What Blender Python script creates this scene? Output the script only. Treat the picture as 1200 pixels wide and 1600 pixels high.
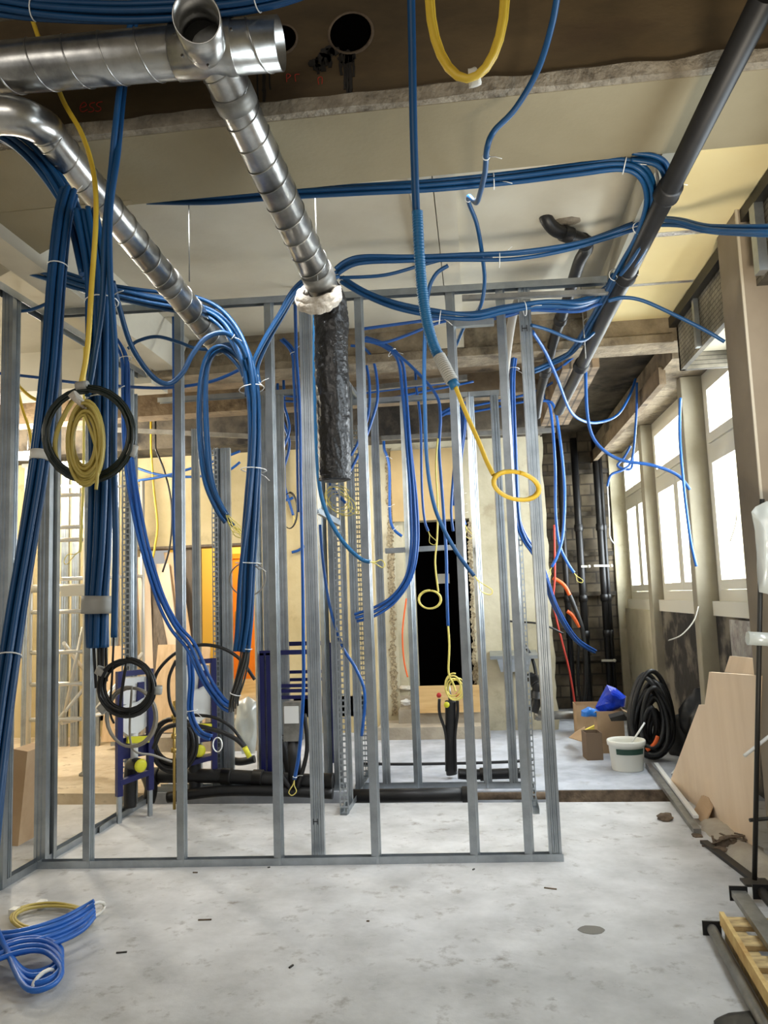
import bpy, bmesh, math, random
from mathutils import Vector, Matrix, noise
random.seed(7)
PI = math.pi
S = bpy.context.scene
COL = S.collection
for o in list(bpy.data.objects):
    bpy.data.objects.remove(o)

# ------------------------------------------------------------------ camera
F = 1220.0; H = 1.65
YAW = math.radians(6.55); PITCH = math.radians(6.3); ROLL = math.radians(2.0)
_f = Vector((-math.sin(YAW)*math.cos(PITCH), math.cos(YAW)*math.cos(PITCH), math.sin(PITCH)))
_r = Vector((math.cos(YAW), math.sin(YAW), 0)); _u = _r.cross(_f)
_c, _s = math.cos(ROLL), math.sin(ROLL)
CR = _c*_r - _s*_u; CU = _s*_r + _c*_u
cam = bpy.data.cameras.new('camera'); co = bpy.data.objects.new('camera', cam); COL.objects.link(co)
cam.sensor_fit = 'VERTICAL'; cam.sensor_height = 36.0; cam.lens = F/1600*36.0; cam.clip_start = .05; cam.clip_end = 200
co.matrix_world = Matrix(((CR.x, CU.x, -_f.x, 0), (CR.y, CU.y, -_f.y, 0), (CR.z, CU.z, -_f.z, H), (0, 0, 0, 1)))
S.camera = co

# ------------------------------------------------------------------ world, lights, exposure
S.view_settings.view_transform = 'Standard'; S.view_settings.look = 'None'
S.view_settings.gamma = 1; S.view_settings.use_curve_mapping = False
S.view_settings.exposure = 0.0
W = bpy.data.worlds.new('world'); S.world = W; W.use_nodes = True
W.node_tree.nodes['Background'].inputs[0].default_value = (1.0, .96, .9, 1)
W.node_tree.nodes['Background'].inputs[1].default_value = 0.47

def area(name, loc, d, sx, sy, power, color, spread=180):
    l = bpy.data.lights.new(name, 'AREA'); l.shape = 'RECTANGLE'; l.size = sx; l.size_y = sy
    l.energy = power; l.color = color; l.spread = math.radians(spread)
    o = bpy.data.objects.new(name, l); COL.objects.link(o); o.location = loc
    o.rotation_euler = Vector(d).to_track_quat('-Z', 'Y').to_euler()
    return o
WINS = ((5.2, 7.45), (7.6, 9.57), (9.75, 11.5))
area('daylight_window', (2.8, 9.4, 2.65), (-1, 0, -.1), 9.6, 2.7, 1900, (.86, .94, 1.0))
area('cool_side_fill', (1.9, 3.2, 2.7), (-1, .25, -.45), 1.5, 1.6, 70, (.80, .91, 1.0))  # added cool fill for the right floor; no window is built here
area('room_fill', (-1.2, -1.6, 3.7), (.1, .8, -.35), 2.2, 1.2, 34, (1, .93, .84))  # added warm fill from behind the camera, not a lamp of the room
area('mid_floor_fill', (-.9, 3.93, 3.92), (0, .42, -1), 2.6, .08, 30, (.97, .98, 1), 72)  # added light hidden behind the beam to brighten the middle floor
area('bay_ceiling_fill', (.9, .5, .4), (.12, .82, .57), .8, .6, 24, (1, .9, .74), 62)  # added uplight to brighten the yellow boards over the window bay

def plight(name, loc, power, color, r=.08):
    l = bpy.data.lights.new(name, 'POINT'); l.energy = power; l.color = color; l.shadow_soft_size = r
    o = bpy.data.objects.new(name, l); COL.objects.link(o); o.location = loc; return o

# ------------------------------------------------------------------ pixel helpers (1200x1600 frame)
def ray(px, py): return _f + (px-600)/F*CR - (py-800)/F*CU
def P(px, py, Y):
    d = ray(px, py); t = Y/d.y; return Vector((d.x*t, Y, H+d.z*t))
def ZP(px, py, z=0.):
    d = ray(px, py); t = (z-H)/d.z; return Vector((d.x*t, d.y*t, z))
def XP(px, py, x):
    d = ray(px, py); t = x/d.x; return Vector((x, d.y*t, H+d.z*t))

# ------------------------------------------------------------------ materials
def lin(c):
    return tuple(((v/255)/12.92 if v/255 <= .04045 else ((v/255+.055)/1.055)**2.4) for v in c)
def mat(name, rgb, rough=.7, metal=0., noise_scale=None, rgb2=None, bump=0., bscale=None, detail=6, contrast=(.35, .65), stretch=None, spec=.5, extra=None, coat=0):
    m = bpy.data.materials.new(name); m.use_nodes = True
    nt = m.node_tree; N = nt.nodes; L = nt.links; b = N['Principled BSDF']
    b.inputs['Base Color'].default_value = (*lin(rgb), 1); b.inputs['Roughness'].default_value = rough
    b.inputs['Metallic'].default_value = metal; b.inputs['Specular IOR Level'].default_value = spec
    if coat: b.inputs['Coat Weight'].default_value = coat; b.inputs['Coat Roughness'].default_value = .15
    tc = N.new('ShaderNodeTexCoord'); vec = tc.outputs['Object']
    if stretch:
        mp = N.new('ShaderNodeMapping'); mp.inputs['Scale'].default_value = stretch; L.new(vec, mp.inputs[0]); vec = mp.outputs[0]
    if noise_scale:
        n = N.new('ShaderNodeTexNoise'); n.inputs['Scale'].default_value = noise_scale; n.inputs['Detail'].default_value = detail
        n.inputs['Roughness'].default_value = .6
        L.new(vec, n.inputs['Vector'])
        r = N.new('ShaderNodeValToRGB'); r.color_ramp.elements[0].position, r.color_ramp.elements[1].position = contrast
        r.color_ramp.elements[0].color = (*lin(rgb), 1); r.color_ramp.elements[1].color = (*lin(rgb2 or rgb), 1)
        L.new(n.outputs['Fac'], r.inputs[0]); L.new(r.outputs[0], b.inputs['Base Color'])
        out = r.outputs[0]
        if extra:      # a second, patchy tone: (colour, scale, lo, hi)
            c2, sc, lo, hi = extra
            n2 = N.new('ShaderNodeTexNoise'); n2.inputs['Scale'].default_value = sc; n2.inputs['Detail'].default_value = 8; n2.inputs['Roughness'].default_value = .65
            L.new(vec, n2.inputs['Vector'])
            mr = N.new('ShaderNodeMapRange'); mr.inputs[1].default_value = lo; mr.inputs[2].default_value = hi
            L.new(n2.outputs['Fac'], mr.inputs[0])
            mx = N.new('ShaderNodeMix'); mx.data_type = 'RGBA'
            L.new(mr.outputs[0], mx.inputs[0]); L.new(out, mx.inputs[6]); mx.inputs[7].default_value = (*lin(c2), 1)
            L.new(mx.outputs[2], b.inputs['Base Color'])
    if bump:
        n3 = N.new('ShaderNodeTexNoise'); n3.inputs['Scale'].default_value = bscale or 30; n3.inputs['Detail'].default_value = 6
        L.new(vec, n3.inputs['Vector'])
        bp = N.new('ShaderNodeBump'); bp.inputs['Strength'].default_value = bump; bp.inputs['Distance'].default_value = .02
        L.new(n3.outputs['Fac'], bp.inputs['Height']); L.new(bp.outputs[0], b.inputs['Normal'])
    return m
def brick(name, c1, c2, mortar, scale=1, w=.25, h=.075, swap='YZ', rough=.9, ms=.012, bump=.5):
    m = bpy.data.materials.new(name); m.use_nodes = True; nt = m.node_tree; N = nt.nodes; L = nt.links; b = N['Principled BSDF']
    tc = N.new('ShaderNodeTexCoord'); sp = N.new('ShaderNodeSeparateXYZ'); cb = N.new('ShaderNodeCombineXYZ')
    L.new(tc.outputs['Object'], sp.inputs[0])
    L.new(sp.outputs['XYZ'.index(swap[0])], cb.inputs[0]); L.new(sp.outputs['XYZ'.index(swap[1])], cb.inputs[1])
    t = N.new('ShaderNodeTexBrick'); L.new(cb.outputs[0], t.inputs['Vector'])
    t.inputs['Color1'].default_value = (*lin(c1), 1); t.inputs['Color2'].default_value = (*lin(c2), 1); t.inputs['Mortar'].default_value = (*lin(mortar), 1)
    t.inputs['Scale'].default_value = 1; t.inputs['Mortar Size'].default_value = ms; t.inputs['Brick Width'].default_value = w; t.inputs['Row Height'].default_value = h
    n = N.new('ShaderNodeTexNoise'); n.inputs['Scale'].default_value = 3; n.inputs['Detail'].default_value = 8
    L.new(tc.outputs['Object'], n.inputs['Vector'])
    mr = N.new('ShaderNodeMapRange'); mr.inputs[1].default_value = .35; mr.inputs[2].default_value = .7; mr.inputs[3].default_value = .35; mr.inputs[4].default_value = 1.25
    L.new(n.outputs['Fac'], mr.inputs[0])
    mx = N.new('ShaderNodeMix'); mx.data_type = 'RGBA'; mx.blend_type = 'MULTIPLY'; mx.inputs[0].default_value = 1
    L.new(t.outputs['Color'], mx.inputs[6]); L.new(mr.outputs[0], mx.inputs[7]); L.new(mx.outputs[2], b.inputs['Base Color'])
    bp = N.new('ShaderNodeBump'); bp.inputs['Strength'].default_value = bump; bp.inputs['Distance'].default_value = .02; bp.invert = True
    L.new(t.outputs['Fac'], bp.inputs['Height']); L.new(bp.outputs[0], b.inputs['Normal'])
    b.inputs['Roughness'].default_value = rough
    return m
def emit(name, rgb, s):
    m = bpy.data.materials.new(name); m.use_nodes = True; b = m.node_tree.nodes['Principled BSDF']
    b.inputs['Emission Color'].default_value = (*lin(rgb), 1); b.inputs['Emission Strength'].default_value = s
    b.inputs['Base Color'].default_value = (*lin(rgb), 1)
    return m
def glass(name, tint=(1, 1, 1), gloss=.07, rough=.02, opacity=0, ocol=(230, 235, 230)):
    m = bpy.data.materials.new(name); m.use_nodes = True; nt = m.node_tree; N = nt.nodes; L = nt.links
    for n in list(N): N.remove(n)
    o = N.new('ShaderNodeOutputMaterial'); t = N.new('ShaderNodeBsdfTransparent'); t.inputs[0].default_value = (*tint, 1)
    g = N.new('ShaderNodeBsdfGlossy'); g.inputs['Roughness'].default_value = rough
    mx = N.new('ShaderNodeMixShader'); mx.inputs[0].default_value = gloss
    L.new(t.outputs[0], mx.inputs[1]); L.new(g.outputs[0], mx.inputs[2])
    if opacity:
        d = N.new('ShaderNodeBsdfDiffuse'); d.inputs[0].default_value = (*lin(ocol), 1)
        m2 = N.new('ShaderNodeMixShader'); m2.inputs[0].default_value = opacity
        L.new(mx.outputs[0], m2.inputs[1]); L.new(d.outputs[0], m2.inputs[2]); L.new(m2.outputs[0], o.inputs[0])
    else: L.new(mx.outputs[0], o.inputs[0])
    return m
M = dict(
    floor=mat('concrete_floor', (168, 167, 164), .7, noise_scale=3.2, rgb2=(204, 203, 201), bump=.25, bscale=14, contrast=(.3, .7), detail=12, extra=((136, 129, 120), 10, .57, .76)),
    slab=mat('concrete_slab', (152, 156, 164), .7, noise_scale=2.5, rgb2=(194, 198, 206), bump=.2, bscale=14, extra=((130, 126, 120), 3., .6, .75)),
    dusty=mat('dusty_floor', (178, 158, 128), .85, noise_scale=2.5, rgb2=(212, 196, 168), bump=.3, bscale=10, extra=((130, 110, 84), 5, .58, .7)),
    trench=mat('trench_concrete', (58, 52, 46), .9, noise_scale=6, rgb2=(100, 92, 82), bump=.5, bscale=20),
    cream=mat('cream_plaster', (138, 127, 100), .85, noise_scale=1.2, rgb2=(150, 139, 112), bump=.08, bscale=40),
    white=mat('white_ceiling_paint', (186, 178, 158), .85, noise_scale=.9, rgb2=(202, 196, 178), bump=.06, bscale=30),
    brown=mat('brown_board', (68, 55, 34), .75, noise_scale=1.4, rgb2=(94, 77, 50), bump=.06, extra=((72, 55, 36), 1.2, .55, .75), stretch=(1, 1, 2.5)),
    rough=mat('rough_concrete', (120, 110, 94), .95, noise_scale=9, rgb2=(158, 148, 130), bump=.9, bscale=35, extra=((82, 72, 60), 5, .55, .7)),
    rawbeam=mat('raw_concrete_beam', (112, 99, 80), .95, noise_scale=5, rgb2=(150, 136, 112), bump=.7, bscale=28, extra=((78, 68, 54), 3, .52, .68)),
    sooty=mat('sooty_ceiling', (60, 54, 46), .95, noise_scale=2.2, rgb2=(104, 95, 80), bump=.5, bscale=16, extra=((34, 31, 28), 1.6, .48, .62)),
    dirty=mat('dirty_brown_ceiling', (98, 82, 62), .95, noise_scale=2.2, rgb2=(142, 124, 98), bump=.5, bscale=16, extra=((66, 54, 40), 2.4, .52, .66)),
    yellow=mat('yellowed_plaster', (182, 164, 120), .85, noise_scale=1.1, rgb2=(208, 192, 150), bump=.12, bscale=20, extra=((150, 134, 100), 2.3, .6, .78)),
    plast=mat('old_cream_wall', (172, 163, 136), .85, noise_scale=1.6, rgb2=(200, 193, 168), bump=.15, bscale=18, extra=((150, 138, 112), 2.1, .57, .72)),
    ybard=mat('cream_plasterboard', (234, 214, 156), .8, noise_scale=.8, rgb2=(240, 224, 172), bump=.03),
    pier=mat('grey_plaster_pier', (146, 138, 118), .85, noise_scale=1.8, rgb2=(164, 156, 136), bump=.05, bscale=14),
    column=mat('taupe_plaster_column', (128, 115, 98), .85, noise_scale=1.3, rgb2=(146, 133, 114), bump=.1, bscale=14),
    bead=mat('corner_bead', (190, 180, 160), .5),
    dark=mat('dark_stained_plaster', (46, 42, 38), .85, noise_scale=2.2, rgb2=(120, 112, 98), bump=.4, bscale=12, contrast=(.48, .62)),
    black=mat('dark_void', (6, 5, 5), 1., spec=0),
    galv=mat('galvanised_steel', (150, 156, 160), .36, .85, noise_scale=5, rgb2=(178, 184, 188), bump=.02, bscale=60),
    galv2=mat('galvanised_duct', (138, 138, 136), .28, .95, noise_scale=5, rgb2=(205, 204, 200), bump=.06, bscale=9),
    galvd=mat('dull_steel', (120, 118, 112), .5, .7, noise_scale=8, rgb2=(150, 148, 142)),
    steeld=mat('dark_steel', (58, 56, 52), .5, .6),
    alum=mat('scaffold_aluminium', (208, 204, 192), .4, .45),
    blue=mat('blue_conduit', (8, 62, 104), .42, spec=.45, noise_scale=2, rgb2=(14, 74, 122)),
    bluelit=mat('blue_conduit_lit', (14, 72, 142), .4, noise_scale=2, rgb2=(22, 86, 160)),  # copy of blue with the brighter light farther back painted in
    bluel=mat('bright_blue_pipe', (24, 88, 172), .38, noise_scale=3, rgb2=(36, 104, 190)),
    bluer=mat('ribbed_blue_conduit', (16, 92, 140), .45, noise_scale=3, rgb2=(24, 106, 154)),
    yellowc=mat('yellow_conduit', (214, 176, 44), .45, noise_scale=4, rgb2=(228, 194, 70)),
    yellowp=mat('pale_yellow_cable', (186, 166, 84), .5),
    wire=mat('yellow_wire', (222, 206, 110), .5),
    greyc=mat('grey_cable', (150, 144, 132), .5), blackc=mat('black_cable', (22, 22, 22), .45, spec=.5),
    darkc=mat('dark_grey_cable', (70, 70, 66), .45), tan=mat('tan_panel', (176, 150, 104), .8, noise_scale=1.5, rgb2=(192, 166, 118)), greenc=mat('dark_green_cable', (22, 34, 28), .35), orange=mat('orange_hose', (226, 98, 34), .5), red=mat('red_cord', (196, 64, 52), .6),
    blackp=mat('black_plastic_pipe', (15, 15, 16), .45, noise_scale=6, rgb2=(27, 26, 26)),
    foil=mat('black_foil_wrap', (12, 11, 11), .3, coat=.25, noise_scale=8, rgb2=(26, 24, 22), bump=.5, bscale=40),
    wool=mat('white_wool', (214, 206, 192), .95, noise_scale=20, rgb2=(190, 178, 160), bump=.8, bscale=40),
    tape=mat('grey_tape', (168, 166, 158), .5), tapew=mat('white_tape', (225, 222, 212), .5), tie=mat('white_zip_tie', (232, 232, 228), .45),
    navy=mat('navy_powder_coat', (13, 19, 82), .4), cist=mat('white_cistern', (226, 226, 222), .45),
    ylid=mat('yellow_cap', (220, 214, 50), .4), redcap=mat('red_cap', (190, 40, 36), .5), brass=mat('brass', (190, 160, 90), .3, .9),
    wood=mat('plywood', (196, 164, 124), .7, noise_scale=2.2, rgb2=(214, 184, 144), stretch=(8, 8, .6)),
    woodb=mat('beech_board', (222, 196, 164), .65, noise_scale=1.2, rgb2=(234, 210, 180), stretch=(1, 3, .4)),
    woodd=mat('dark_wood_strip', (96, 84, 70), .7, noise_scale=4, rgb2=(120, 106, 90), stretch=(8, 8, .6)),
    woody=mat('knotty_board', (198, 160, 104), .7, noise_scale=3, rgb2=(214, 180, 124), stretch=(.7, 6, 6), extra=((150, 104, 60), 5, .66, .72)),
    card=mat('cardboard', (168, 138, 104), .85, noise_scale=3, rgb2=(184, 156, 122)), cardd=mat('dark_cardboard', (112, 92, 72), .85),
    pallet=mat('rough_pallet_wood', (150, 124, 86), .85, noise_scale=4, rgb2=(214, 188, 134), stretch=(2, 6, 6)),
    bag=mat('royal_blue_plastic', (24, 52, 178), .3, noise_scale=5, rgb2=(36, 76, 206), bump=.3, bscale=20),
    bagl=mat('sky_blue_plastic', (44, 120, 206), .35), paper=mat('yellow_paper', (236, 216, 96), .6),
    bucket=mat('white_bucket_plastic', (222, 220, 208), .4), green=mat('dark_green_print', (22, 58, 44), .5),
    pvc=mat('white_window_frame', (226, 222, 206), .4), door=mat('orange_lacquered_door', (226, 132, 42), .4, noise_scale=2, rgb2=(236, 148, 54)),
    ywall=mat('yellow_room_wall', (236, 206, 112), .8), step=mat('stone_step', (150, 140, 124), .85, noise_scale=3, rgb2=(178, 168, 150), bump=.3),
    film=glass('plastic_film', (.9, .92, .9), .25, .25, .45), pane=glass('window_glass'),
    silver=mat('silver_foil', (205, 204, 198), .3, .5, noise_scale=10, rgb2=(160, 150, 150), bump=.9, bscale=18),
    stone=mat('rubble_stone', (176, 168, 152), .9, noise_scale=8, rgb2=(200, 194, 180), bump=.5), debris=mat('brown_debris', (70, 58, 46), .9, noise_scale=9, rgb2=(122, 104, 84), bump=.5),
    wet=mat('damp_patch', (112, 108, 100), .5), ink=mat('black_ink', (20, 20, 22), .6), redink=mat('red_marker', (190, 58, 40), .7), tar=mat('black_tar', (20, 17, 14), .6, noise_scale=12, rgb2=(34, 28, 20)),
    mesh=brick('expanded_mesh_sheet', (150, 142, 124), (164, 156, 138), (92, 86, 74), w=.07, h=.035, swap='YZ', ms=.003),
    niche=brick('sooty_brick', (122, 110, 90), (92, 82, 66), (78, 70, 58), w=.3, h=.16, swap='XZ', ms=.012),
    bbrick=brick('raw_brick_underside', (134, 112, 86), (150, 130, 104), (90, 78, 62), w=.3, h=.09, swap='YX', ms=.01),
)

# ------------------------------------------------------------------ building helpers
WL = {}
def props(o, label=None, cat=None, group=None, kind=None):
    if label: o['label'] = label
    if cat: o['category'] = cat
    if group: o['group'] = group
    if kind: o['kind'] = kind
    return o
def thing(name, loc, label, cat, group=None):
    o = bpy.data.objects.new(name, None); COL.objects.link(o); o.location = loc; o.empty_display_size = .05
    WL[o] = Vector(loc); return props(o, label, cat, group)
class MB:
    def __init__(s): s.v = []; s.f = []; s.smooth = []
    def add(s, vs, fs, smooth=False):
        n = len(s.v); s.v += [Vector(v) for v in vs]; s.f += [tuple(i+n for i in f) for f in fs]; s.smooth += [smooth]*len(fs); return s
    def box(s, a, b):
        x0, y0, z0 = (min(a[i], b[i]) for i in range(3)); x1, y1, z1 = (max(a[i], b[i]) for i in range(3))
        return s.add([(x0,y0,z0),(x1,y0,z0),(x1,y1,z0),(x0,y1,z0),(x0,y0,z1),(x1,y0,z1),(x1,y1,z1),(x0,y1,z1)],
                     [(0,3,2,1),(4,5,6,7),(0,1,5,4),(1,2,6,5),(2,3,7,6),(3,0,4,7)])
    def prism(s, pts, off):
        n = len(pts); off = Vector(off); pts = [Vector(p) for p in pts]
        return s.add(pts+[p+off for p in pts], [tuple(range(n))[::-1], tuple(range(n, 2*n))]+[(i, (i+1) % n, n+(i+1) % n, n+i) for i in range(n)])
    def beam(s, a, b, w, h, up=(0, 0, 1)):
        a = Vector(a); b = Vector(b); d = (b-a).normalized(); up = Vector(up)
        if abs(d.dot(up)) > .95: up = Vector((0, 1, 0))
        x = d.cross(up).normalized(); y = x.cross(d)
        return s.prism([a+x*w/2*i+y*h/2*j for i, j in ((-1,-1),(1,-1),(1,1),(-1,1))], b-a)
    def tube(s, pts, r, n=8, rf=None, cap=True, closed=False):
        pts = [Vector(p) for p in pts]; L = len(pts)
        if L < 2: return s
        t0 = (pts[1]-pts[0]).normalized(); nrm = t0.orthogonal().normalized(); vs = []; pt = t0
        for i, p in enumerate(pts):
            a = pts[i-1] if i else (pts[-2] if closed else pts[0]); b = pts[(i+1) if i < L-1 else (1 if closed else L-1)]
            t = (b-a)
            t = t.normalized() if t.length > 1e-9 else pt
            q = pt.rotation_difference(t); nrm = q @ nrm; nrm = (nrm-t*nrm.dot(t)).normalized(); pt = t
            bn = t.cross(nrm); rr = r if rf is None else r*rf(i/(L-1), i)
            vs += [p+nrm*rr*math.cos(2*PI*k/n)+bn*rr*math.sin(2*PI*k/n) for k in range(n)]
        fs = [(i*n+k, i*n+(k+1) % n, (i+1)*n+(k+1) % n, (i+1)*n+k) for i in range(L-1) for k in range(n)]
        s.add(vs, fs, True)
        if cap:
            m = len(s.v)-len(vs)
            s.f += [tuple(m+k for k in range(n))[::-1], tuple(m+(L-1)*n+k for k in range(n))]; s.smooth += [False, False]
        return s
    def lathe(s, prof, c, axis=(0, 0, 1), n=32, sx=1.):
        c = Vector(c); ax = Vector(axis).normalized(); u = ax.orthogonal().normalized(); w = ax.cross(u); vs = []
        for r, h in prof: vs += [c+ax*h+u*r*math.cos(2*PI*k/n)+w*r*sx*math.sin(2*PI*k/n) for k in range(n)]
        return s.add(vs, [(i*n+k, i*n+(k+1) % n, (i+1)*n+(k+1) % n, (i+1)*n+k) for i in range(len(prof)-1) for k in range(n)], True)
    def build(s, name, m, parent=None, **kw):
        me = bpy.data.meshes.new(name)
        lo = Vector([min(v[i] for v in s.v) for i in range(3)]); hi = Vector([max(v[i] for v in s.v) for i in range(3)])
        org = Vector(((lo.x+hi.x)/2, (lo.y+hi.y)/2, lo.z))
        me.from_pydata([v-org for v in s.v], [], s.f)
        for p, sm in zip(me.polygons, s.smooth): p.use_smooth = sm
        for q in (m if isinstance(m, (list, tuple)) else [m]): me.materials.append(q)
        bm = bmesh.new(); bm.from_mesh(me); bmesh.ops.recalc_face_normals(bm, faces=bm.faces); bm.to_mesh(me); bm.free()
        o = bpy.data.objects.new(name, me); COL.objects.link(o); WL[o] = org
        if parent: o.parent = parent; o.location = org-WL[parent]
        else: o.location = org
        return props(o, **kw)
def struct(name, mb, m, **kw): return mb.build(name, m, kind='structure', **kw)
def box(a, b): return MB().box(a, b)
def smooth(pts, k=7, closed=False):
    n = len(pts); out = []
    if n < 3 and not closed: return pts
    g = (lambda i: pts[i % n]) if closed else (lambda i: pts[max(0, min(n-1, i))])
    for i in range(n if closed else n-1):
        a, b, c, d = g(i-1), g(i), g(i+1), g(i+2)
        for j in range(k):
            t = j/k
            out.append(.5*((2*b)+(c-a)*t+(2*a-5*b+4*c-d)*t*t+(3*b-a-3*c+d)*t**3))
    out.append(g(0) if closed else pts[-1]); return out
def path(data, Y=None, k=7, closed=False):
    return smooth([P(d[0], d[1], d[2] if len(d) > 2 else Y) for d in data], k, closed)

def cable(name, label, m, r, data, Y=None, cat='cable', group=None, n=8, k=7, wire=None, ties=()):
    """one cable or conduit; wire = a little loop of pull wire at its far end"""
    pts = path(data, Y, k)
    if m is M['blue'] and pts[0].y > 5.2: m = M['bluelit']  # farther cables take the blue with stronger light painted in
    if pts[0].z > 3. and data[0][0] < 900 and pts[0].y > 5.2 and abs((pts[2]-pts[0]).normalized().z) > .6: pts = [Vector((pts[0].x, pts[0].y, CZ)), pts[0]+Vector((0, 0, .02))]+pts[1:]
    o = MB().tube(pts, r, n).build(name, m, label=label, cat=cat, group=group)
    if wire:
        e = pts[-1]; d = (pts[-1]-pts[-3]).normalized(); x = Vector((1, 0, 0)) if abs(d.x) < .7 else Vector((0, 0, 1))
        l = wire
        q = [e-d*.01, e+d*l*.35+x*l*.06, e+d*l*.75+x*l*.28, e+d*l+x*l*.05, e+d*l*.8-x*l*.2, e+d*l*.35-x*l*.03, e+d*.01]
        MB().tube(smooth(q, 5), .0035, 6).build('pull_wire', M['wire'], o)
    for f in ties: tie(pts, f, r*1.15, o)
    return o
def tie(pts, f, r, parent, tail=.06, m='tie'):
    i = int(f*(len(pts)-1)); i = max(1, min(len(pts)-2, i)); c = pts[i]; t = (pts[i+1]-pts[i-1]).normalized()
    u = t.orthogonal().normalized(); w = t.cross(u); mb = MB()
    ring = [c+u*r*math.cos(2*PI*k/14)+w*r*math.sin(2*PI*k/14) for k in range(15)]
    mb.tube(ring, .0028, 5)
    if tail:
        a = random.uniform(-.9, .9); d = (Vector((math.cos(a), -.4, math.sin(a)*.8))).normalized()
        s = c+d*r*.9; mb.tube([s, s+d*tail*.5, s+d*tail+Vector((0, 0, -.008))], .0022, 5)
    return mb.build('cable_tie', M['tie'], parent)
def band(pts, f0, f1, r, parent, m, name='tape'):
    a, b = int(f0*(len(pts)-1)), max(int(f0*(len(pts)-1))+1, int(f1*(len(pts)-1)))
    return MB().tube(pts[a:b+1], r, 16).build(name, m, parent)
def packing(n, r):
    """positions of n round strands lying side by side in a bundle"""
    if n == 1: return [(0, 0)]
    if n == 2: return [(-r, 0), (r, 0)]
    out = []; ring = 0
    spots = [(0, 0)]
    for q in range(1, 5):
        for k in range(6*q): spots.append((2*r*q*math.cos(2*PI*k/(6*q)), 2*r*q*math.sin(2*PI*k/(6*q))))
    return spots[:n]
def bundle(name, label, data, n, r, m='blue', Y=None, k=7, ties=(), twist=.6, loose=.25, cat='cable bundle', group=None, strand='conduit', flat=1., tails=True, stag=0., tape=None):
    pts = path(data, Y, k); L = len(pts); base = pts[0]
    if m == 'blue' and pts[0].y > 4.85: m = 'bluelit'  # farther bundles take the copy of blue painted as better lit
    th = thing(name, (pts[0].x, pts[0].y, min(p.z for p in pts)), label, cat, group)
    t0 = (pts[1]-pts[0]).normalized(); nrm = t0.orthogonal().normalized(); fr = []; pt = t0
    for i, p in enumerate(pts):
        t = (pts[min(i+1, L-1)]-pts[max(i-1, 0)]).normalized(); nrm = pt.rotation_difference(t) @ nrm; nrm = (nrm-t*nrm.dot(t)).normalized(); pt = t
        fr.append((nrm, t.cross(nrm)))
    sp = packing(n, r*1.03); ends = []
    for j, (a, b) in enumerate(sp):
        ph = random.uniform(0, 6.28); q = []
        cut = L-int(random.uniform(0, stag)*L) if stag else L
        for i in range(cut):
            p = pts[i]
            ang = twist*i/L*2; ca, sa = math.cos(ang), math.sin(ang)
            sw = 1+loose*(.5+.5*math.sin(ph+i*.21))
            x, y = (a*ca-b*sa)*sw, (a*sa+b*ca)*sw
            q.append(p+fr[i][0]*x+fr[i][1]*y)
        MB().tube(q, r, 8).build(strand, M[m], th); ends.append((q[-1], (q[-1]-q[-3]).normalized()))
    R = max(math.hypot(a, b) for a, b in sp)*(1+loose*.45)+r*1.02
    for f in ties: tie(pts, f, R, th, .07 if tails else 0)
    for f0, f1, mm in (tape or ()): band(pts, f0, f1, R*1.02, th, M[mm])
    return th, ends, pts
def coil(name, label, cx, cy, Y, rx, ry, turns, r, m, cat='cable coil', jit=.06, depth=.03, skew=0, parent=None, tapes=(), n=8, tail=None, tmat='tape', split=False, tilt=0., spread=0.):
    """cable wound into a hanging ring; cx,cy,rx,ry from the photo, real thickness from the turns lying side by side"""
    ct, st = math.cos(tilt), math.sin(tilt)
    def pp(a, k):
        rad = 1+jit*math.sin(k*2.4+a*.5)-spread*k/max(turns, 1)
        x = rx*rad*math.cos(a); y = ry*rad*math.sin(a)
        return P(cx+x*ct-y*st, cy+x*st+y*ct, Y+depth*math.sin(k*1.7+a*.33)+skew*math.cos(a))
    pts = []; 
    for i in range(int(turns*26)+1):
        a = i/26*2*PI-PI/2; pts.append(pp(a, i/26))
    if tail: pts += smooth([pts[-1]]+[P(*t) for t in tail], 6)[1:]
    o = MB().tube(pts, r, n).build(name, M[m], parent, **({} if parent else dict(label=label, cat=cat)))
    for a in tapes:
        c = [pp(a+d, .5) for d in (-.12, -.04, .04, .12)]
        w = r*(1.3+turns*.42)
        MB().tube(c, w, 10).build('tape', M[tmat], o)
    return o
def cprof(mb, base, top, w, d, ang, lip=.009, t=.0016):
    """cold-rolled C stud with lips and two grooves in the web; ang turns it about its own axis"""
    h = w/2
    out = [(-h, d), (-h+lip, d), (-h+lip, d-t), (-h+t, d-t), (-h+t, t), (-h*.55, t), (-h*.45, t+.006), (-h*.2, t+.006), (-h*.1, t), (h*.1, t), (h*.2, t+.006), (h*.45, t+.006), (h*.55, t), (h-t, t), (h-t, d-t), (h-lip, d-t), (h-lip, d), (h, d), (h, 0),
           (h*.55, 0), (h*.45, .006), (h*.2, .006), (h*.1, 0), (-h*.1, 0), (-h*.2, .006), (-h*.45, .006), (-h*.55, 0), (-h, 0)]
    base = Vector(base); top = Vector(top); ax = (top-base).normalized()
    ux = Vector((math.cos(ang), math.sin(ang), 0)); ux = (ux-ax*ux.dot(ax)).normalized(); uy = ax.cross(ux)
    mb.prism([base+ux*x+uy*(y-d/2) for x, y in out], top-base); return mb
def uprof(mb, a, b, w, h, side=1, t=.0016):
    """U track lying along a-b; side 1 opens up, -1 opens down"""
    a = Vector(a); b = Vector(b); d = (b-a).normalized(); x = d.cross(Vector((0, 0, 1))).normalized(); z = Vector((0, 0, side))
    pts = [(-w/2, 0), (w/2, 0), (w/2, h), (w/2-t, h), (w/2-t, t), (-w/2+t, t), (-w/2+t, h), (-w/2, h)]
    mb.prism([a+x*p+z*q for p, q in pts], b-a); return mb
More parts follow.
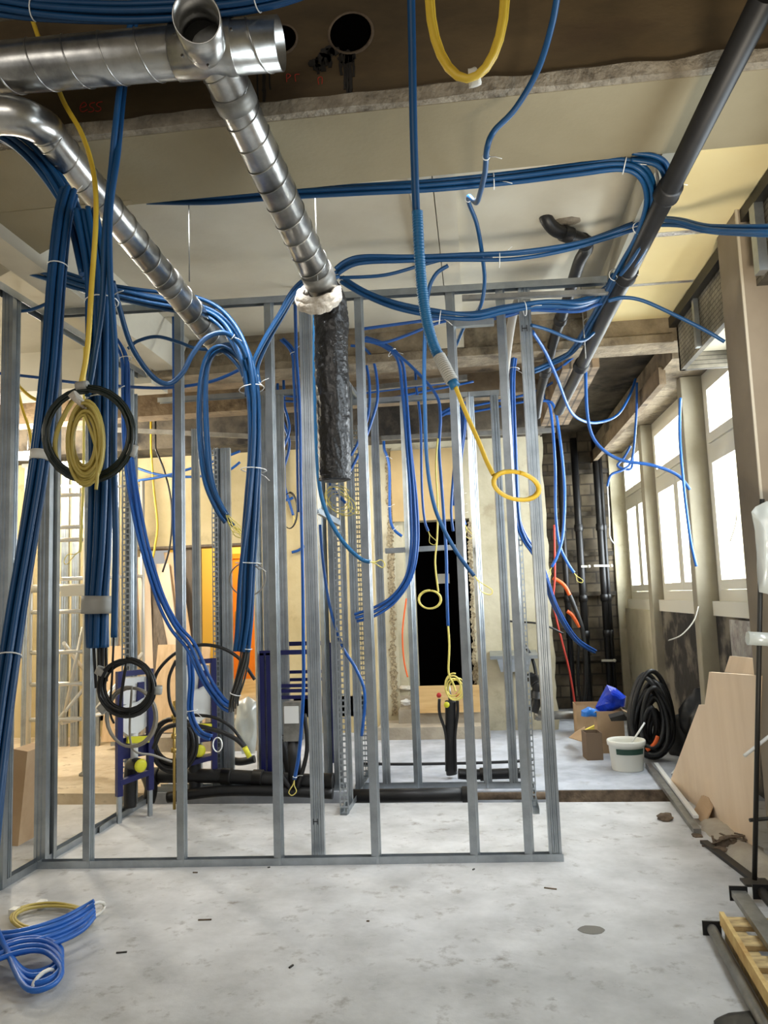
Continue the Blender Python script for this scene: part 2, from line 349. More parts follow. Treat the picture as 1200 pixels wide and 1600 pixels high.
def perf(base, top, w, ang, parent, name='slotted_stud'):
    """stud with two rows of punched slots in its web"""
    base = Vector(base); top = Vector(top); ax = (top-base).normalized(); ux = Vector((math.cos(ang), math.sin(ang), 0)); uy = ax.cross(ux); t = .002; mb = MB()
    L = (top-base).length
    for x0, x1 in ((-.5, -.36), (-.06, .06), (.36, .5)):
        mb.prism([base+ux*w*x+uy*y for x, y in ((x0, 0), (x1, 0), (x1, t), (x0, t))], top-base)
    for x in (-.5, .5):
        mb.prism([base+ux*(w*x+q)+uy*y for q, y in ((0, 0), (t*(-1 if x > 0 else 1), 0), (t*(-1 if x > 0 else 1), .04), (0, .04))], top-base)
    k = 0.0
    while k < L-.02:
        p = base+ax*k
        mb.prism([p+ux*w*x+uy*y for x, y in ((-.36, 0), (.36, 0), (.36, t), (-.36, t))], ax*.014)
        k += .045
    return mb.build(name, M['galv'], parent)

# ================================================================== THE SETTING
TY0, TY1 = 6.5, 6.88          # floor trench
struct('floor', MB().box((-6.6, -3.2, -.2), (2.4, TY0, 0)).box((-6.6, TY0, -.24), (2.4, TY1, -.16)), M['floor'])
struct('floor.001', box((-2.95, TY1, -.2), (2.4, 11.6, 0)), M['slab'])
struct('floor.002', box((-6.6, TY1, -.2), (-2.95, 11.6, 0)), M['dusty'])
# near ceiling and the big beam
struct('ceiling', box((-6.6, -3.2, 4.42), (2.4, 3.2, 4.6)), M['rough'])
BY0, BY1, BZ = 3.2, 3.78, 3.78
struct('ceiling_beam', box((-6.6, BY0, BZ), (2.4, BY1, 4.6)), M['cream'])
struct('beam_facing', box((-6.6, BY0-.012, BZ+.05), (2.4, BY0, 4.42)), M['brown'])
mb = MB(); n = 150; pr = []
for i in range(n+1):
    x = -6.6+9*i/n; a = noise.noise((x*3, 0, 0))*.014; b = noise.noise((x*5, 4, 0))*.02
    pr.append([(x, BY0-.045-a, BZ+.002), (x, BY0-.05-a, BZ+.06+b), (x, BY0-.015, BZ+.085+b), (x, BY0, BZ+.002)])
vs = [v for p in pr for v in p]
mb.add(vs, [(i*4+k, i*4+(k+1) % 4, (i+1)*4+(k+1) % 4, (i+1)*4+k) for i in range(n) for k in range(4)])
struct('beam_ledge', mb, M['rough'])
# soffit that widens the beam diagonally to the left
d0, d1, d2 = ZP(207, 317, BZ-.002), ZP(0, 432, BZ-.002), ZP(-200, 545, BZ-.002)
struct('diagonal_soffit', MB().prism([(d0.x, BY1-.05, BZ-.002), d0, d1, d2, (-6.6, d2.y, BZ-.002), (-6.6, BY1-.05, BZ-.002)], (0, 0, .3)), M['cream'])
# white ceiling with its long ribs
CZ = 3.98
struct('ceiling.001', box((-6.6, BY1, CZ), (1.02, 6.62, CZ+.2)), M['white'])
for i, x in enumerate((-.14, -2.62)):
    if i == 0: struct('ceiling_rib', MB().box((x-.13, BY1, CZ-.05), (x-.0, 6.72, CZ+.01)).box((x+.006, BY1, CZ-.05), (x+.13, 6.72, CZ+.01)).box((x-.13, 6.46, CZ-.24), (x+.13, 6.49, CZ+.01)), M['white'])
    elif i == 1: struct('ceiling_rib.001', MB().prism([(x-.2, BY1, CZ), (x-.12, BY1, CZ-.26), (x+.08, BY1, CZ-.26), (x+.2, BY1, CZ)], (0, 6.46-BY1, 0)), M['white'])
    if i == 9: struct('ceiling_rib.002', MB().prism([(x-.04, BY1, CZ), (x-.02, BY1, CZ-.05), (x+.02, BY1, CZ-.05), (x+.04, BY1, CZ)], (0, 6.46-BY1, 0)), M['white'])
# far beam across
struct('cross_beam', MB().box((-2.78, 6.5, 3.68), (2.3, 6.85, CZ+.1)).box((-2.78, 6.46, 3.66), (1.7, 6.52, 3.73)).box((-2.78, 6.47, 3.93), (1.7, 6.5, CZ)), M['rawbeam'])
struct('cross_beam.001', box((-6.6, 6.48, 3.62), (-2.78, 6.85, CZ+.1)), M['white'])
# longitudinal beam with white cheek, raw brick beyond
struct('long_beam', box((1.02, BY1, 3.80), (1.14, 6.5, CZ+.1)), M['white'])
struct('long_beam.001', box((.84, 6.85, 3.6), (1.16, 9.2, CZ+.1)), M['bbrick'])
# plasterboard ceiling over the window bay
YZ = 3.88
yb = struct('ceiling.002', MB().box((1.14, BY1, YZ), (1.74, 4.9, YZ+.02)).box((1.14, 4.93, YZ), (1.74, 5.72, YZ+.02)).box((1.14, 5.75, YZ), (1.74, 6.5, YZ+.02)), M['ybard'])
MB().box((1.2, 4.88, YZ-.003), (1.62, 4.94, YZ+.0)).build('foil_joint_tape', M['silver'], yb, label='crinkled silver tape strip along a board joint')
MB().box((1.2, 5.71, YZ-.003), (1.68, 5.75, YZ+.0)).build('foil_joint_tape', M['silver'], yb)
MB().box((1.32, BY1+.0, YZ-.03), (2.0, BY1+.12, YZ)).build('edge_strip', M['ybard'], yb)
# ceilings behind the cross beam
struct('ceiling.003', box((-6.6, 6.85, CZ), (.84, 11.6, CZ+.2)), M['dirty'])
struct('ceiling.004', box((.84, 6.85, CZ), (2.5, 11.8, CZ+.2)), M['sooty'])
struct('cross_beam.002', box((-6.6, 8.1, 3.74), (.84, 8.35, CZ+.05)), M['dirty'])
struct('cross_beam.003', box((-6.6, 9.3, 3.62), (.9, 9.85, CZ+.05)), M['sooty'])
# back wall Y=9.85 with the lit opening on the left and the dark doorway
BW = 9.85
oL, oR = P(214, 1000, BW).x, P(398, 1000, BW).x; oT = P(320, 851, BW).z
dL, dR = P(622, 1000, BW).x, P(742, 1000, BW).x; dT = P(680, 812, BW).z
wx1 = P(862, 1000, BW).x
struct('wall_back', MB().box((-6.6, BW, 0), (oL, BW+.3, 4.1)).box((oL, BW, oT), (oR, BW+.3, 4.1)).box((oR, BW, 0), (-1.28, BW+.3, 4.1)), M['yellow'])
struct('wall_back.001', MB().box((-1.28, BW, 0), (dL, BW+.3, 4.1)).box((dL, BW, dT), (dR, BW+.3, 4.1)).box((dR, BW, 0), (wx1, BW+.3, 4.1)), M['plast'])
struct('wall_niche', MB().box((wx1-.1, 11.55, 0), (2.1, 11.8, 4.1)).box((wx1-.15, BW+.3, 0), (wx1, 11.6, 4.1)), M['niche'])
# ragged plaster edge at the niche corner
mb = MB(); pts = []
for i in range(30):
    z = i/29*3.6; pts.append((wx1+.02+.05*noise.noise((z*3, 1, 0))+.04*noise.noise((z*9, 5, 0)), BW-.012, z))
mb.prism([(wx1-.12, BW-.012, 0)]+pts+[(wx1-.12, BW-.012, 3.6)], (0, .03, 0))
struct('plaster_edge', mb, M['plast'])
# dark doorway
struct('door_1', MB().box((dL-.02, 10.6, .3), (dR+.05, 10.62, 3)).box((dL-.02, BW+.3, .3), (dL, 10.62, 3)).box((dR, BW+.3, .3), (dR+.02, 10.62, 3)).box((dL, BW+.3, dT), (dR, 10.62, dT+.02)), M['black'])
jl = P(650, 1000, BW).x
struct('door_reveal', MB().box((dL, BW+.02, .2), (jl-.12, BW+.34, dT)).box((jl-.12, BW+.1, .2), (jl, BW+.34, dT)), M['plast'])
struct('door_header_panel', box((P(612, 760, BW).x, BW-.03, P(650, 814, BW).z), (P(724, 760, BW).x, BW, P(650, 703, BW).z)), M['tan'])
# chipped patches round the doorway
mb = MB()
for x0, y0, y1, w0 in ((607, 700, 1118, 9), (733, 815, 1068, 6)):
    a, b = P(x0, y0, BW-.008), P(x0+10, y1, BW-.008); n = 220
    q = [a.lerp(b, i/n) for i in range(n+1)]; w = w0/F*BW
    mb.prism([p+Vector((-w*(.5+.35*noise.noise(p*9)+.5*noise.noise(p*33)), 0, 0)) for p in q]+[p+Vector((w*(.5+.35*noise.noise(p*8+Vector((5, 0, 0)))+.5*noise.noise(p*37)), 0, 0)) for p in reversed(q)], (0, .02, 0))
struct('chipped_patch', mb, mat('crumbled_plaster', (104, 90, 68), .95, noise_scale=40, rgb2=(178, 164, 132), contrast=(.35, .65), bump=.8, bscale=40))
# yellow room beyond the opening
yx0, yx1 = oL-.6, oR+.5
struct('wall_yellow_room', MB().box((yx0, 12.4, 0), (yx1+1, 12.5, 3.6)).box((P(306, 950, 10.5).x-.1, BW+.3, .3), (P(306, 950, 10.5).x, 10.5, 3.2)).box((yx1+.6, 10.15, 0), (yx1+.7, 12.5, 3.6)), M['ywall'])
struct('floor.003', box((yx0, BW, .2), (yx1+1, 12.5, .45)), M['step'])
struct('ceiling.005', box((yx0, BW+.3, 3.4), (yx1+1, 12.5, 3.5)), M['ywall'])
struct('trim_1', MB().box((oL, BW-.02, oT-.03), (oR, BW+.3, oT+.0)).box((P(270, 900, BW).x, BW+.05, .3), (P(304, 900, BW).x, BW+.28, oT)), M['woodd'])
a, b = P(363, 873, 12.3), P(396, 1075, 12.3)
dr = struct('door_2', MB().box((a.x, 12.32, .45), (b.x+.5, 12.38, a.z)).box((a.x-.07, 12.3, .45), (a.x, 12.4, a.z+.08)).box((a.x-.07, 12.3, a.z), (b.x+.5, 12.4, a.z+.08)), M['door'])
h = P(371, 965, 12.28); MB().box((h.x-.03, 12.24, h.z-.12), (h.x+.03, 12.3, h.z+.1)).tube([h, h+Vector((0, -.06, 0)), h+Vector((.12, -.06, 0))], .012).build('door_handle', M['brass'], dr)
area('yellow_room_lamp', ((oL+oR)/2+.2, 11.3, 3.3), (0, .2, -1), 1., .8, 75, (1, .8, .42))
# stone steps up to the opening
s1, s2 = P(222, 1100, 9).x, P(432, 1100, 9).x
for i, (y0, y1, z) in enumerate(((8.75, 9.85, .16), (9.1, 9.85, .31), (9.45, 9.86, .45))):
    struct('stone_step' + ('.%03d' % i if i else ''), box((s1-.2, y0, z-.16 if i else 0), (s2, y1, z)), M['step'])
# concrete step and sill under the dark doorway
ax, bx = P(590, 1140, 9.3).x, P(766, 1140, 9.3).x
struct('stone_step.003', box((ax, 9.3, 0), (bx, BW, .14)), M['step'])
struct('stone_step.004', box((P(622, 1100, 9.6).x, 9.6, .14), (P(765, 1100, 9.6).x-.05, BW, .3)), M['step'])
struct('stone_step.005', box((dL, BW, .2), (dR, 10.6, .44)), M['step'])
# right wall: windows, piers, lintels
X0, XG = 1.95, 2.21
SILL, WT = 1.52, 3.62
wr = MB(); prev = 5.05
wr.box((2.3, -3.2, 0), (2.5, 12, 4.6))  # placeholder outer skin, windows cut below
wr = MB()
wr.box((2.32, -3.2, 0), (2.5, WINS[0][0], 4.6))
for i, (a, b) in enumerate(WINS):
    nxt = WINS[i+1][0] if i < 2 else 12.0
    wr.box((2.32, a, 0), (2.5, b, SILL)).box((2.32, a, WT), (2.5, b, 4.6)).box((2.32, b, 0), (2.5, nxt, 4.6))
struct('wall_right', wr, M['plast'])
# piers between the windows, rounded like the plastered shafts in the photo
def pier(name, y0, y1, x, m, z1=3.62):
    mb = MB(); r = .012
    mb.prism([(2.316, y0, 0), (x+r, y0, 0), (x+.003, y0+.003, 0), (x, y0+r, 0), (x, y1-r, 0), (x+.003, y1-.003, 0), (x+r, y1, 0), (2.316, y1, 0)], (0, 0, z1))
    return struct(name, mb, m)
pier('window_pier', 7.45, 7.6, 1.99, M['pier']); pier('window_pier.001', 9.57, 9.75, 2.045, M['pier']); pier('window_pier.002', 11.5, 11.8, 1.98, M['plast'])
pier('window_pier.003', 5.0, 5.2, 1.95, M['pier'])
# wall below the sills, set back and stained; ledge of rough plaster on top
for i, (a, b) in enumerate(WINS):
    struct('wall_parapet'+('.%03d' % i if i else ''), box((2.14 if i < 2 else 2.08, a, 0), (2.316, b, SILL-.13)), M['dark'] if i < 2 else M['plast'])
    struct('window_sill'+('.%03d' % i if i else ''), MB().box((2.12, a, SILL-.13), (2.316, b, SILL)), M['pvc'])
# lintel boxing over the windows, bulkhead and its mesh lining
struct('lintel', MB().box((1.78, 6.85, 3.63), (2.316, 11.8, 3.86)).box((1.9, 6.85, 3.86), (2.3, 11.8, CZ)), M['rawbeam'])
struct('lintel.001', box((1.74, 7.2, 3.5), (1.8, 11.6, 3.66)), M['dirty'])
struct('bulkhead', MB().box((1.74, 5.03, 3.42), (1.78, 6.5, CZ+.3)).box((1.74, 6.46, 3.42), (2.3, 6.5, CZ+.3)), M['mesh'])
struct('bulkhead.001', MB().box((1.72, 3.6, 3.4), (2.3, 4.66, CZ+.3)), M['mesh'])
struct('bulkhead_soffit', box((1.781, 5.035, 3.56), (2.31, 6.455, 3.6)), M['pier'])
bt = thing('bulkhead_track', (1.70, 5.03, 3.74), 'dark steel track where the cream boards meet the wire mesh bulkhead', 'track')
MB().box((1.68, 5.04, 3.79), (1.735, 6.5, 3.87)).build('track', M['steeld'], bt)
MB().box((1.70, 5.85, 3.42), (1.735, 5.9, 3.79)).build('cleat', M['galv'], bt)
bt = thing('bulkhead_track', (1.70, 3.8, 3.3), 'steel track and upright above the taupe column at the right edge', 'track')
MB().box((1.66, 3.3, 3.8), (1.715, 4.66, 3.87)).build('track', M['steeld'], bt)
t = MB().box((1.655, 4.42, 3.4), (1.705, 4.5, 3.8)).build('upright', M['galv'], bt)
def glyph_H(c, s, parent, nrm):
    """the letter H stamped on the steel stud"""
    x = Vector((0, 0, 1)).cross(nrm).normalized(); z = Vector((0, 0, 1)); c = c+nrm*.0015; mb = MB()
    for a, b in (((-1, -1.3), (-1, 1.3)), ((1, -1.3), (1, 1.3)), ((-1, 0), (1, 0))):
        mb.beam(c+x*a[0]*s+z*a[1]*s, c+x*b[0]*s+z*b[1]*s, s*.3, s*.3, nrm)
    return mb.build('stamped_letter', M['ink'], parent)
glyph_H(Vector((1.68, 4.42, 3.62)), .015, t, Vector((0, -1, 0)))
# taupe column
cm = struct('column', box((1.64, 4.66, 0), (2.3, 5.03, 3.88)), M['column'])
MB().box((1.634, 4.654, 0), (1.648, 4.668, 3.88)).build('corner_bead', M['bead'], cm)
c0 = ZP(1200, 1500, 0)
struct('wall_right.001', box((1.9, 3.5, 0), (2.3, 4.66, 3.4)), M['column'])
# outer closure of the room to the left
struct('wall_left', box((-6.8, -3.2, 0), (-6.6, 12.6, 4.6)), M['plast'])

# ------------------------------------------------------------------ windows
for i, (a, b) in enumerate(WINS):
    w = thing('window_%d' % (i+1), (XG, (a+b)/2, SILL), None, None); w['kind'] = 'structure'
    tz = 2.9; f = .1; m_ = (a+b)/2; a += .004; b -= .004
    fr = MB()
    for q in ((a, SILL, a+f, WT), (b-f, SILL, b, WT), (a+f, SILL, b-f, SILL+.1), (a+f, WT-f, b-f, WT), (a+f, tz-.05, b-f, tz+.05)):
        fr.box((XG-.03, q[0], q[1]), (XG+.05, q[2], q[3]))
    fr.build('window_frame', M['pvc'], w)
    for (y0, y1, z0, z1) in ((a+f, b-f, tz+.05, WT-f), (a+f, m_, SILL+.1, tz-.05), (m_, b-f, SILL+.1, tz-.05)):
        sa = MB(); g = .085; y0 += .003; y1 -= .003; z0 += .003; z1 -= .003
        for q in ((y0, z0, y0+g, z1), (y1-g, z0, y1, z1), (y0+g, z0, y1-g, z0+g), (y0+g, z1-g, y1-g, z1)):
            sa.box((XG-.05, q[0], q[1]), (XG+.03, q[2], q[3]))
        sh = sa.build('sash', M['pvc'], w)
        box((XG-.012, y0+g, z0+g), (XG-.006, y1-g, z1-g)).build('pane', M['pane'], sh)
    MB().tube([(XG-.06, a+.2, tz-.02), (XG-.075, a+.25, tz-.02), (XG-.075, a+.4, tz-.02)], .008).build('latch', M['steeld'], w)

# ================================================================== METAL PARTITIONS
SW = .052
def floor_line(p, q): return ZP(*p), ZP(*q)
fl = thing('stud_wall_frame', ZP(60, 1357), 'long galvanised stud partition frame standing across the front of the room', 'partition frame')
gA, gB = ZP(58, 1356), ZP(880, 1344); FT = 3.72
uprof(MB(), gA, gB, .056, .045).build('bottom_track', M['galv'], fl)
tA, tB = P(55, 497, gA.y), P(945, 433, gB.y+.02); tA.z = FT; tB.z = FT
tA = Vector((gA.x, gA.y, FT)); tB = Vector((gB.x+.5, gB.y+.01, FT))
uprof(MB(), tA, tB, .056, .045, -1).build('top_track', M['galv'], fl)
fd = (gB-gA).normalized(); fa = math.atan2(fd.y, fd.x)
for px, w, ang, off in ((145, .056, fa+1.35, 0), (288, .05, fa+1.4, 0), (437, .05, fa+1.3, 0), (588, .05, fa+1.3, 0), (743, .05, fa+1.2, 0), (829, .05, fa+1.2, 0)):
    t = (px-58)/(880-58); g = gA.lerp(gB, t)
    g = Vector((ZP(px, 1350, 0).x, gA.y+(gB.y-gA.y)*t, .004))
    cprof(MB(), g, g+Vector((0, 0, FT-.008)), w, .05, ang).build('stud', M['galv'], fl)
g = Vector((ZP(868, 1343).x, gB.y, .004))
ep = cprof(MB(), g, g+Vector((0, 0, FT-.006)), .075, .05, fa).build('stud', M['galv'], fl)
glyph_H(Vector((g.x-.01, g.y-.026, 3.4)), .016, ep, Vector((0, -1, 0)))
g = ZP(498, 1337); 
sp_ = cprof(MB(), g, g+Vector((0, 0, FT-.006)), .085, .05, fa).build('stud', M['galv'], fl)
glyph_H(Vector((g.x-.01, g.y-.026, P(493, 1282, g.y).z)), .014, sp_, Vector((0, -1, 0)))
# header between two studs, and the extra strut lying at the top right
a_, b_ = P(708, 512, 5.12), P(772, 508, 5.12); uprof(MB(), a_, b_, .05, .04, 1).build('header_track', M['galv'], fl)
a_, b_ = P(722, 466, 5.0), P(950, 456, 5.0); st = MB().beam(a_, b_, .04, .03).build('loose_profile', M['galvd'], label='dull grey steel rail hung just under the top track of the front frame', cat='rail')
# left partition running back along the left side
lf = thing('stud_wall_frame', ZP(60, 1360), 'stud partition frame running back along the left side from the front corner', 'partition frame')
L0, L1 = Vector((-2.95, 3.7, 0)), Vector((-2.87, 6.5, 0))
uprof(MB(), L0, L1, .056, .045).build('bottom_track', M['galv'], lf)
uprof(MB(), L0+Vector((0, 0, FT)), L1+Vector((0, 0, FT)), .08, .05, -1).build('top_track', M['galv'], lf)
for y, w, ang in ((4.58, .07, .1), (4.64, .05, 1.4), (5.02, .08, .0), (5.12, .07, .1), (6.25, .06, .9)):
    x = -2.95+.08*(y-3.7)/2.8; g = Vector((x, y, .004)); cprof(MB(), g, g+Vector((0, 0, FT-.008)), w, .05, ang).build('stud', M['galv'], lf)
# inner left partition: slotted stud and its track, carries the first toilet frame
lf2 = thing('stud_wall_frame', ZP(170, 1300), 'low track with slotted studs behind the left bundles carrying the toilet frame', 'partition frame')
q0, q1 = ZP(150, 1302), ZP(228, 1250)
uprof(MB(), q0, q1, .056, .045).build('bottom_track', M['galv'], lf2)
for px, py in ((196, 1272),): g = ZP(px, py); perf(g, g+Vector((0, 0, 3.5)), .07, .15, lf2)
g = ZP(210, 1262); cprof(MB(), g, g+Vector((0, 0, 3.5)), .05, .05, .3).build('stud', M['galv'], lf2)
# middle partition with track behind the trench
mf = thing('stud_wall_frame', ZP(300, 1246), 'stud partition frame behind the floor trench, left middle, with black pipes at its foot', 'partition frame')
m0, m1 = Vector((ZP(235, 1243).x, 6.97, 0)), Vector((ZP(535, 1240).x, 6.97, 0))
uprof(MB(), m0, m1, .1, .045).build('bottom_track', M['galv'], mf)
for px, w, an, z1 in ((308, .07, .1, 3.3), (343, .055, 1.2, 3.1), (356, .09, .1, 3.1), (405, .06, .6, 3.6), (418, .06, .1, 3.6), (443, .09, .1, 3.6), (508, .06, .9, 3.6), (524, .08, .1, 3.6)):
    g = P(px, 1000, 7.0); g.z = .004; cprof(MB(), g, Vector((g.x, g.y, z1)), w, .05, an).build('stud', M['galv'], mf)
uprof(MB(), Vector((m0.x, 7.0, 3.62)), Vector((m1.x+.1, 7.0, 3.62)), .06, .045, -1).build('top_track', M['galv'], mf)
g = P(338, 1000, 6.94); g.z = 0.004; perf(g, Vector((g.x, g.y, 3.1)), .06, .2, mf)
# side partition coming towards the viewer, slotted studs
sf = thing('stud_wall_frame', ZP(537, 1274), 'short side partition of slotted studs standing right of the hanging black duct', 'partition frame')
e0, e1 = ZP(537, 1274), ZP(590, 1195)
uprof(MB(), e0, e1, .056, .045).build('bottom_track', M['galv'], sf)
dd = (e1-e0); 
for t, kind, w in ((.02, 'p', .07), (.16, 'c', .05), (.42, 'c', .075), (.6, 'p', .05), (.78, 'c', .05), (.93, 'c', .06)):
    g = e0+dd*t
    if kind == 'p': perf(g, g+Vector((0, 0, 3.3)), w, .1, sf)
    else: cprof(MB(), g, g+Vector((0, 0, 3.6)), w, .05, .15).build('stud', M['galv'], sf)
uprof(MB(), e0+Vector((0, 0, 3.62)), e1+Vector((0, 0, 3.62)), .056, .045, -1).build('top_track', M['galv'], sf)
a_, b_ = P(497, 803, 5.9), P(530, 822, 6.0); uprof(MB(), a_, b_, .05, .045, 1).build('header_track', M['galv'], sf)
# second partition parallel to the front, right of centre
rf = thing('stud_wall_frame', ZP(560, 1226), 'stud partition frame behind the trench, right middle, in front of the dark doorway', 'partition frame')
r0, r1 = Vector((ZP(560, 1226).x, 6.98, 0)), Vector((ZP(832, 1221).x, 6.98, 0))
uprof(MB(), r0, r1, .056, .045).build('bottom_track', M['galv'], rf)
uprof(MB(), r0+Vector((0, 0, 3.48)), r1+Vector((0, 0, 3.48)), .056, .045, -1).build('top_track', M['galv'], rf)
for px, w, an in ((604, .07, .1), (653, .055, .9), (762, .055, .6), (802, .07, .1), (826, .055, .2)):
    g = P(px, 1210, 6.98); g.z = .004; cprof(MB(), g, g+Vector((0, 0, 3.47)), w, .05, an).build('stud', M['galv'], rf)
a_, b_ = P(602, 857, 7.0), P(712, 851, 7.0); uprof(MB(), a_, b_, .05, .045, -1).build('header_track', M['galv'], rf)
# right return partition: slotted studs beside the end post
ef = thing('stud_wall_frame', ZP(828, 1245), 'narrow return of slotted studs just behind the end post of the front frame', 'partition frame')
for px, py, kind, w in ((833, 1262, 'p', .06), (826, 1245, 'c', .05)):
    g = ZP(px, py)
    if kind == 'p': perf(g, g+Vector((0, 0, 3.3)), w, .1, ef)
    else: cprof(MB(), g, g+Vector((0, 0, 3.4)), w, .05, .2).build('stud', M['galv'], ef)
uprof(MB(), ZP(838, 1272), ZP(828, 1228), .05, .045).build('bottom_track', M['galv'], ef)
# far rails under the ceiling
for nm, (x0, y0), (x1, y1), Y, lb in (('ceiling_rail', (596, 685), (868, 672), 8.6, 'long thin steel rail across the top of the old cream wall, right half'),
                                   ('ceiling_rail', (105, 668), (560, 690), 8.5, 'long thin steel rail under the dirty brown ceiling, left half'),
                                   ('ceiling_rail', (540, 611), (730, 590), 7.3, 'short steel rail hung behind the cross beam above centre')):
    MB().beam(P(x0, y0, Y), P(x1, y1, Y), .05, .05).build(nm, M['galvd'], label=lb, cat='rail')

# hanging rods
for px0, py0, px1, py1, Y, lb in ((301, 318, 296, 440, 4.05, 'thin threaded rod hanging from the white ceiling left of the large duct'), (497, 296, 496, 440, 4.0, 'thin threaded rod hanging just right of the large duct'),
                               (905, 455, 915, 560, 5.6, 'thin rod hanging beside the black pipe below the right rail')):
    a = P(px0, py0, Y); b = P(px1, py1, Y); a.z = CZ if a.z > 3.6 else a.z; a.x = b.x
    MB().tube([a, b], .004, 6).build('threaded_rod', M['galvd'], label=lb, cat='rod')

# ================================================================== DUCTS AND PIPES
def duct(name, label, a, b, R, pitch=.13, open_end=True, joints=(), R2=None):
    a = Vector(a); b = Vector(b); d = (b-a); L = d.length; d.normalize(); R2 = R2 or R
    th = thing(name, a, label, 'duct')
    u = d.orthogonal().normalized(); w = d.cross(u)
    mb = MB(); n = 48; prof = [(R, 0), (R, L), (R-.004, L), (R-.004, 0), (R, 0)]
    mb.lathe(prof, a, d, n); mb.build('duct_tube', M['galv2'], th)
    seam = []; N = int(L/pitch*28)
    for i in range(N+1):
        t = i/28*2*PI; x = i/28*pitch
        if x > L: break
        seam.append(a+d*x+u*(R+.001)*math.cos(t)+w*(R+.001)*math.sin(t))
    if len(seam) > 2: MB().tube(seam, .0035, 6).build('spiral_seam', M['galv2'], th)
    for f, l in joints:
        c = a+d*L*f
        MB().lathe([(R, -l/2), (R+.006, -l/2+.002), (R+.006, l/2-.002), (R, l/2)], c, d, n).build('joint_band', M['galvd'], th)
    return th, d
Yh = 2.86
hA, hB = P(-120, 118, Yh), P(438, 68, Yh)
hR = 43/F*Yh
th, d = duct('spiral_duct', 'wide horizontal galvanised duct with open end across the top left', hA, hB, hR, .155)
# T piece: saddle, short stub opening towards the viewer, collar below
c = P(322, 78, Yh); q = P(307, 27, Yh-.36)
ax = (q-c).normalized()
MB().lathe([(hR*.86, .0), (hR*.86, (q-c).length), (hR*.86-.006, (q-c).length), (hR*.86-.006, 0)], c, ax, 40).build('branch_stub', M['galv2'], th)
MB().lathe([(hR+.004, -.13), (hR+.007, -.128), (hR+.007, .128), (hR+.004, .13)], c, (hB-hA), 40).build('saddle_collar', M['galv2'], th)
MB().lathe([(hR*.86-.008, .06), (0, .06)], c+ax*.04, ax, 40).build('stub_inside', M['steeld'], th)
for px, py in ((273, 54), (285, 87), (325, 102), (361, 46)):
    p = P(px, py, Yh-hR-.02); MB().lathe([(0, -.006), (.006, -.005), (.006, .004)], p, (0, -1, 0), 8).build('screw', M['galvd'], th)
d1a, d1b = P(350, 122, 2.88), P(505, 448, 4.2)
th, d = duct('spiral_duct', 'straight galvanised spiral duct running away from the T piece to the black sleeve', P(337, 90, 2.88), d1b, .086, .118, joints=((.13, .08), (.93, .09)))
d2a, d2b = P(72, 205, 3.0), P(343, 540, 4.66)
th, d = duct('spiral_duct', 'narrower galvanised duct with a bend, running diagonally behind the left bundles', d2a, d2b, .073, .12, joints=((.62, .06),))
el = smooth([P(-60, 190, 2.84), P(-5, 180, 2.84), P(35, 184, 2.88), d2a+d*-.02, d2a+d*.02], 6)
MB().tube(el, .078, 32).build('duct_bend', M['galv2'], th)
# black foil sleeve hanging from duct end, wool collar
fs = thing('insulated_sleeve', P(520, 755, 4.3), 'crinkled black foil sleeve hanging down from the end of the duct', 'duct sleeve')
A, B = P(505, 452, 4.22), P(521, 752, 4.32); pts = smooth([A+Vector((-.02, -.05, .05)), P(516, 480, 4.3), P(518, 560, 4.31), P(521, 650, 4.32), P(523, 735, 4.32), P(523, 752, 4.32)], 26)
mb = MB(); n = 56; vs = []; L = len(pts)
for i, p in enumerate(pts):
    f = i/(L-1); R = .1*(1-.12*f)
    if f > .93: R *= 1-.25*((f-.93)/.07)
    if f < .06: R *= .72+.28*f/.06
    for k in range(n):
        a = 2*PI*k/n; v = Vector((math.cos(a)*2.2, math.sin(a)*2.2, f*11))
        rr = R*(1+.07*noise.noise(v*1.5)+.06*noise.noise(v*5.1)+.035*noise.noise(v*12)+.035*abs(noise.noise(Vector((math.cos(a), math.sin(a), f*60)))))
        vs.append(p+Vector((math.cos(a)*rr, math.sin(a)*rr, 0)))
mb.add(vs, [(i*n+k, i*n+(k+1) % n, (i+1)*n+(k+1) % n, (i+1)*n+k) for i in range(L-1) for k in range(n)], True)
mb.add(vs[-n:], [tuple(range(n))]); mb.build('foil_sleeve', M['foil'], fs)
mb = MB()
for q, (rx, ry, yy, rr) in enumerate(((29, 13, 458, .026), (31, 14, 466, .024), (26, 12, 473, .02))):
    ring = [P(497+rx*math.cos(t), yy+ry*math.sin(t)-(4*math.cos(t)), 4.2-.09*math.sin(t)) for t in [k/60*2*PI for k in range(61)]]
    mb.tube(ring, rr, 14, rf=lambda f, i: 1+.55*noise.noise(Vector((math.cos(f*6.283)*2.5, math.sin(f*6.283)*2.5, q*3))), closed=True, cap=False)
mb.build('insulation_collar', M['wool'], fs)

def pipe(name, label, data, r, m='blackp', cat='pipe', group=None, sockets=(), k=8, straight=False, n=20, sr=1.25, sl=.09):
    raw = [P(d[0], d[1], d[2]) for d in data]; pts = raw if straight else smooth(raw, k)
    th = thing(name, (raw[0].x, raw[0].y, min(p.z for p in raw)), label, cat, group)
    MB().tube(pts, r, n).build('pipe_run', M[m], th)
    for f in sockets:
        x = f*(len(pts)-1); i = min(int(x), len(pts)-2); c = pts[i].lerp(pts[i+1], x-i); t = (pts[i+1]-pts[i]).normalized()
        MB().lathe([(r, -sl/2), (r*sr, -sl/2+.004), (r*sr, sl/2-.012), (r*sr*1.04, sl/2-.01), (r*sr*1.04, sl/2), (r, sl/2)], c, t, n).build('socket', M[m], th)
    return th
pipe('drain_pipe', 'long straight black waste pipe slanting away under the ceiling on the right', [(1200, -14, 2.62), (873, 642, 7.7)], .05, sockets=(.24, .42, .74), straight=True)
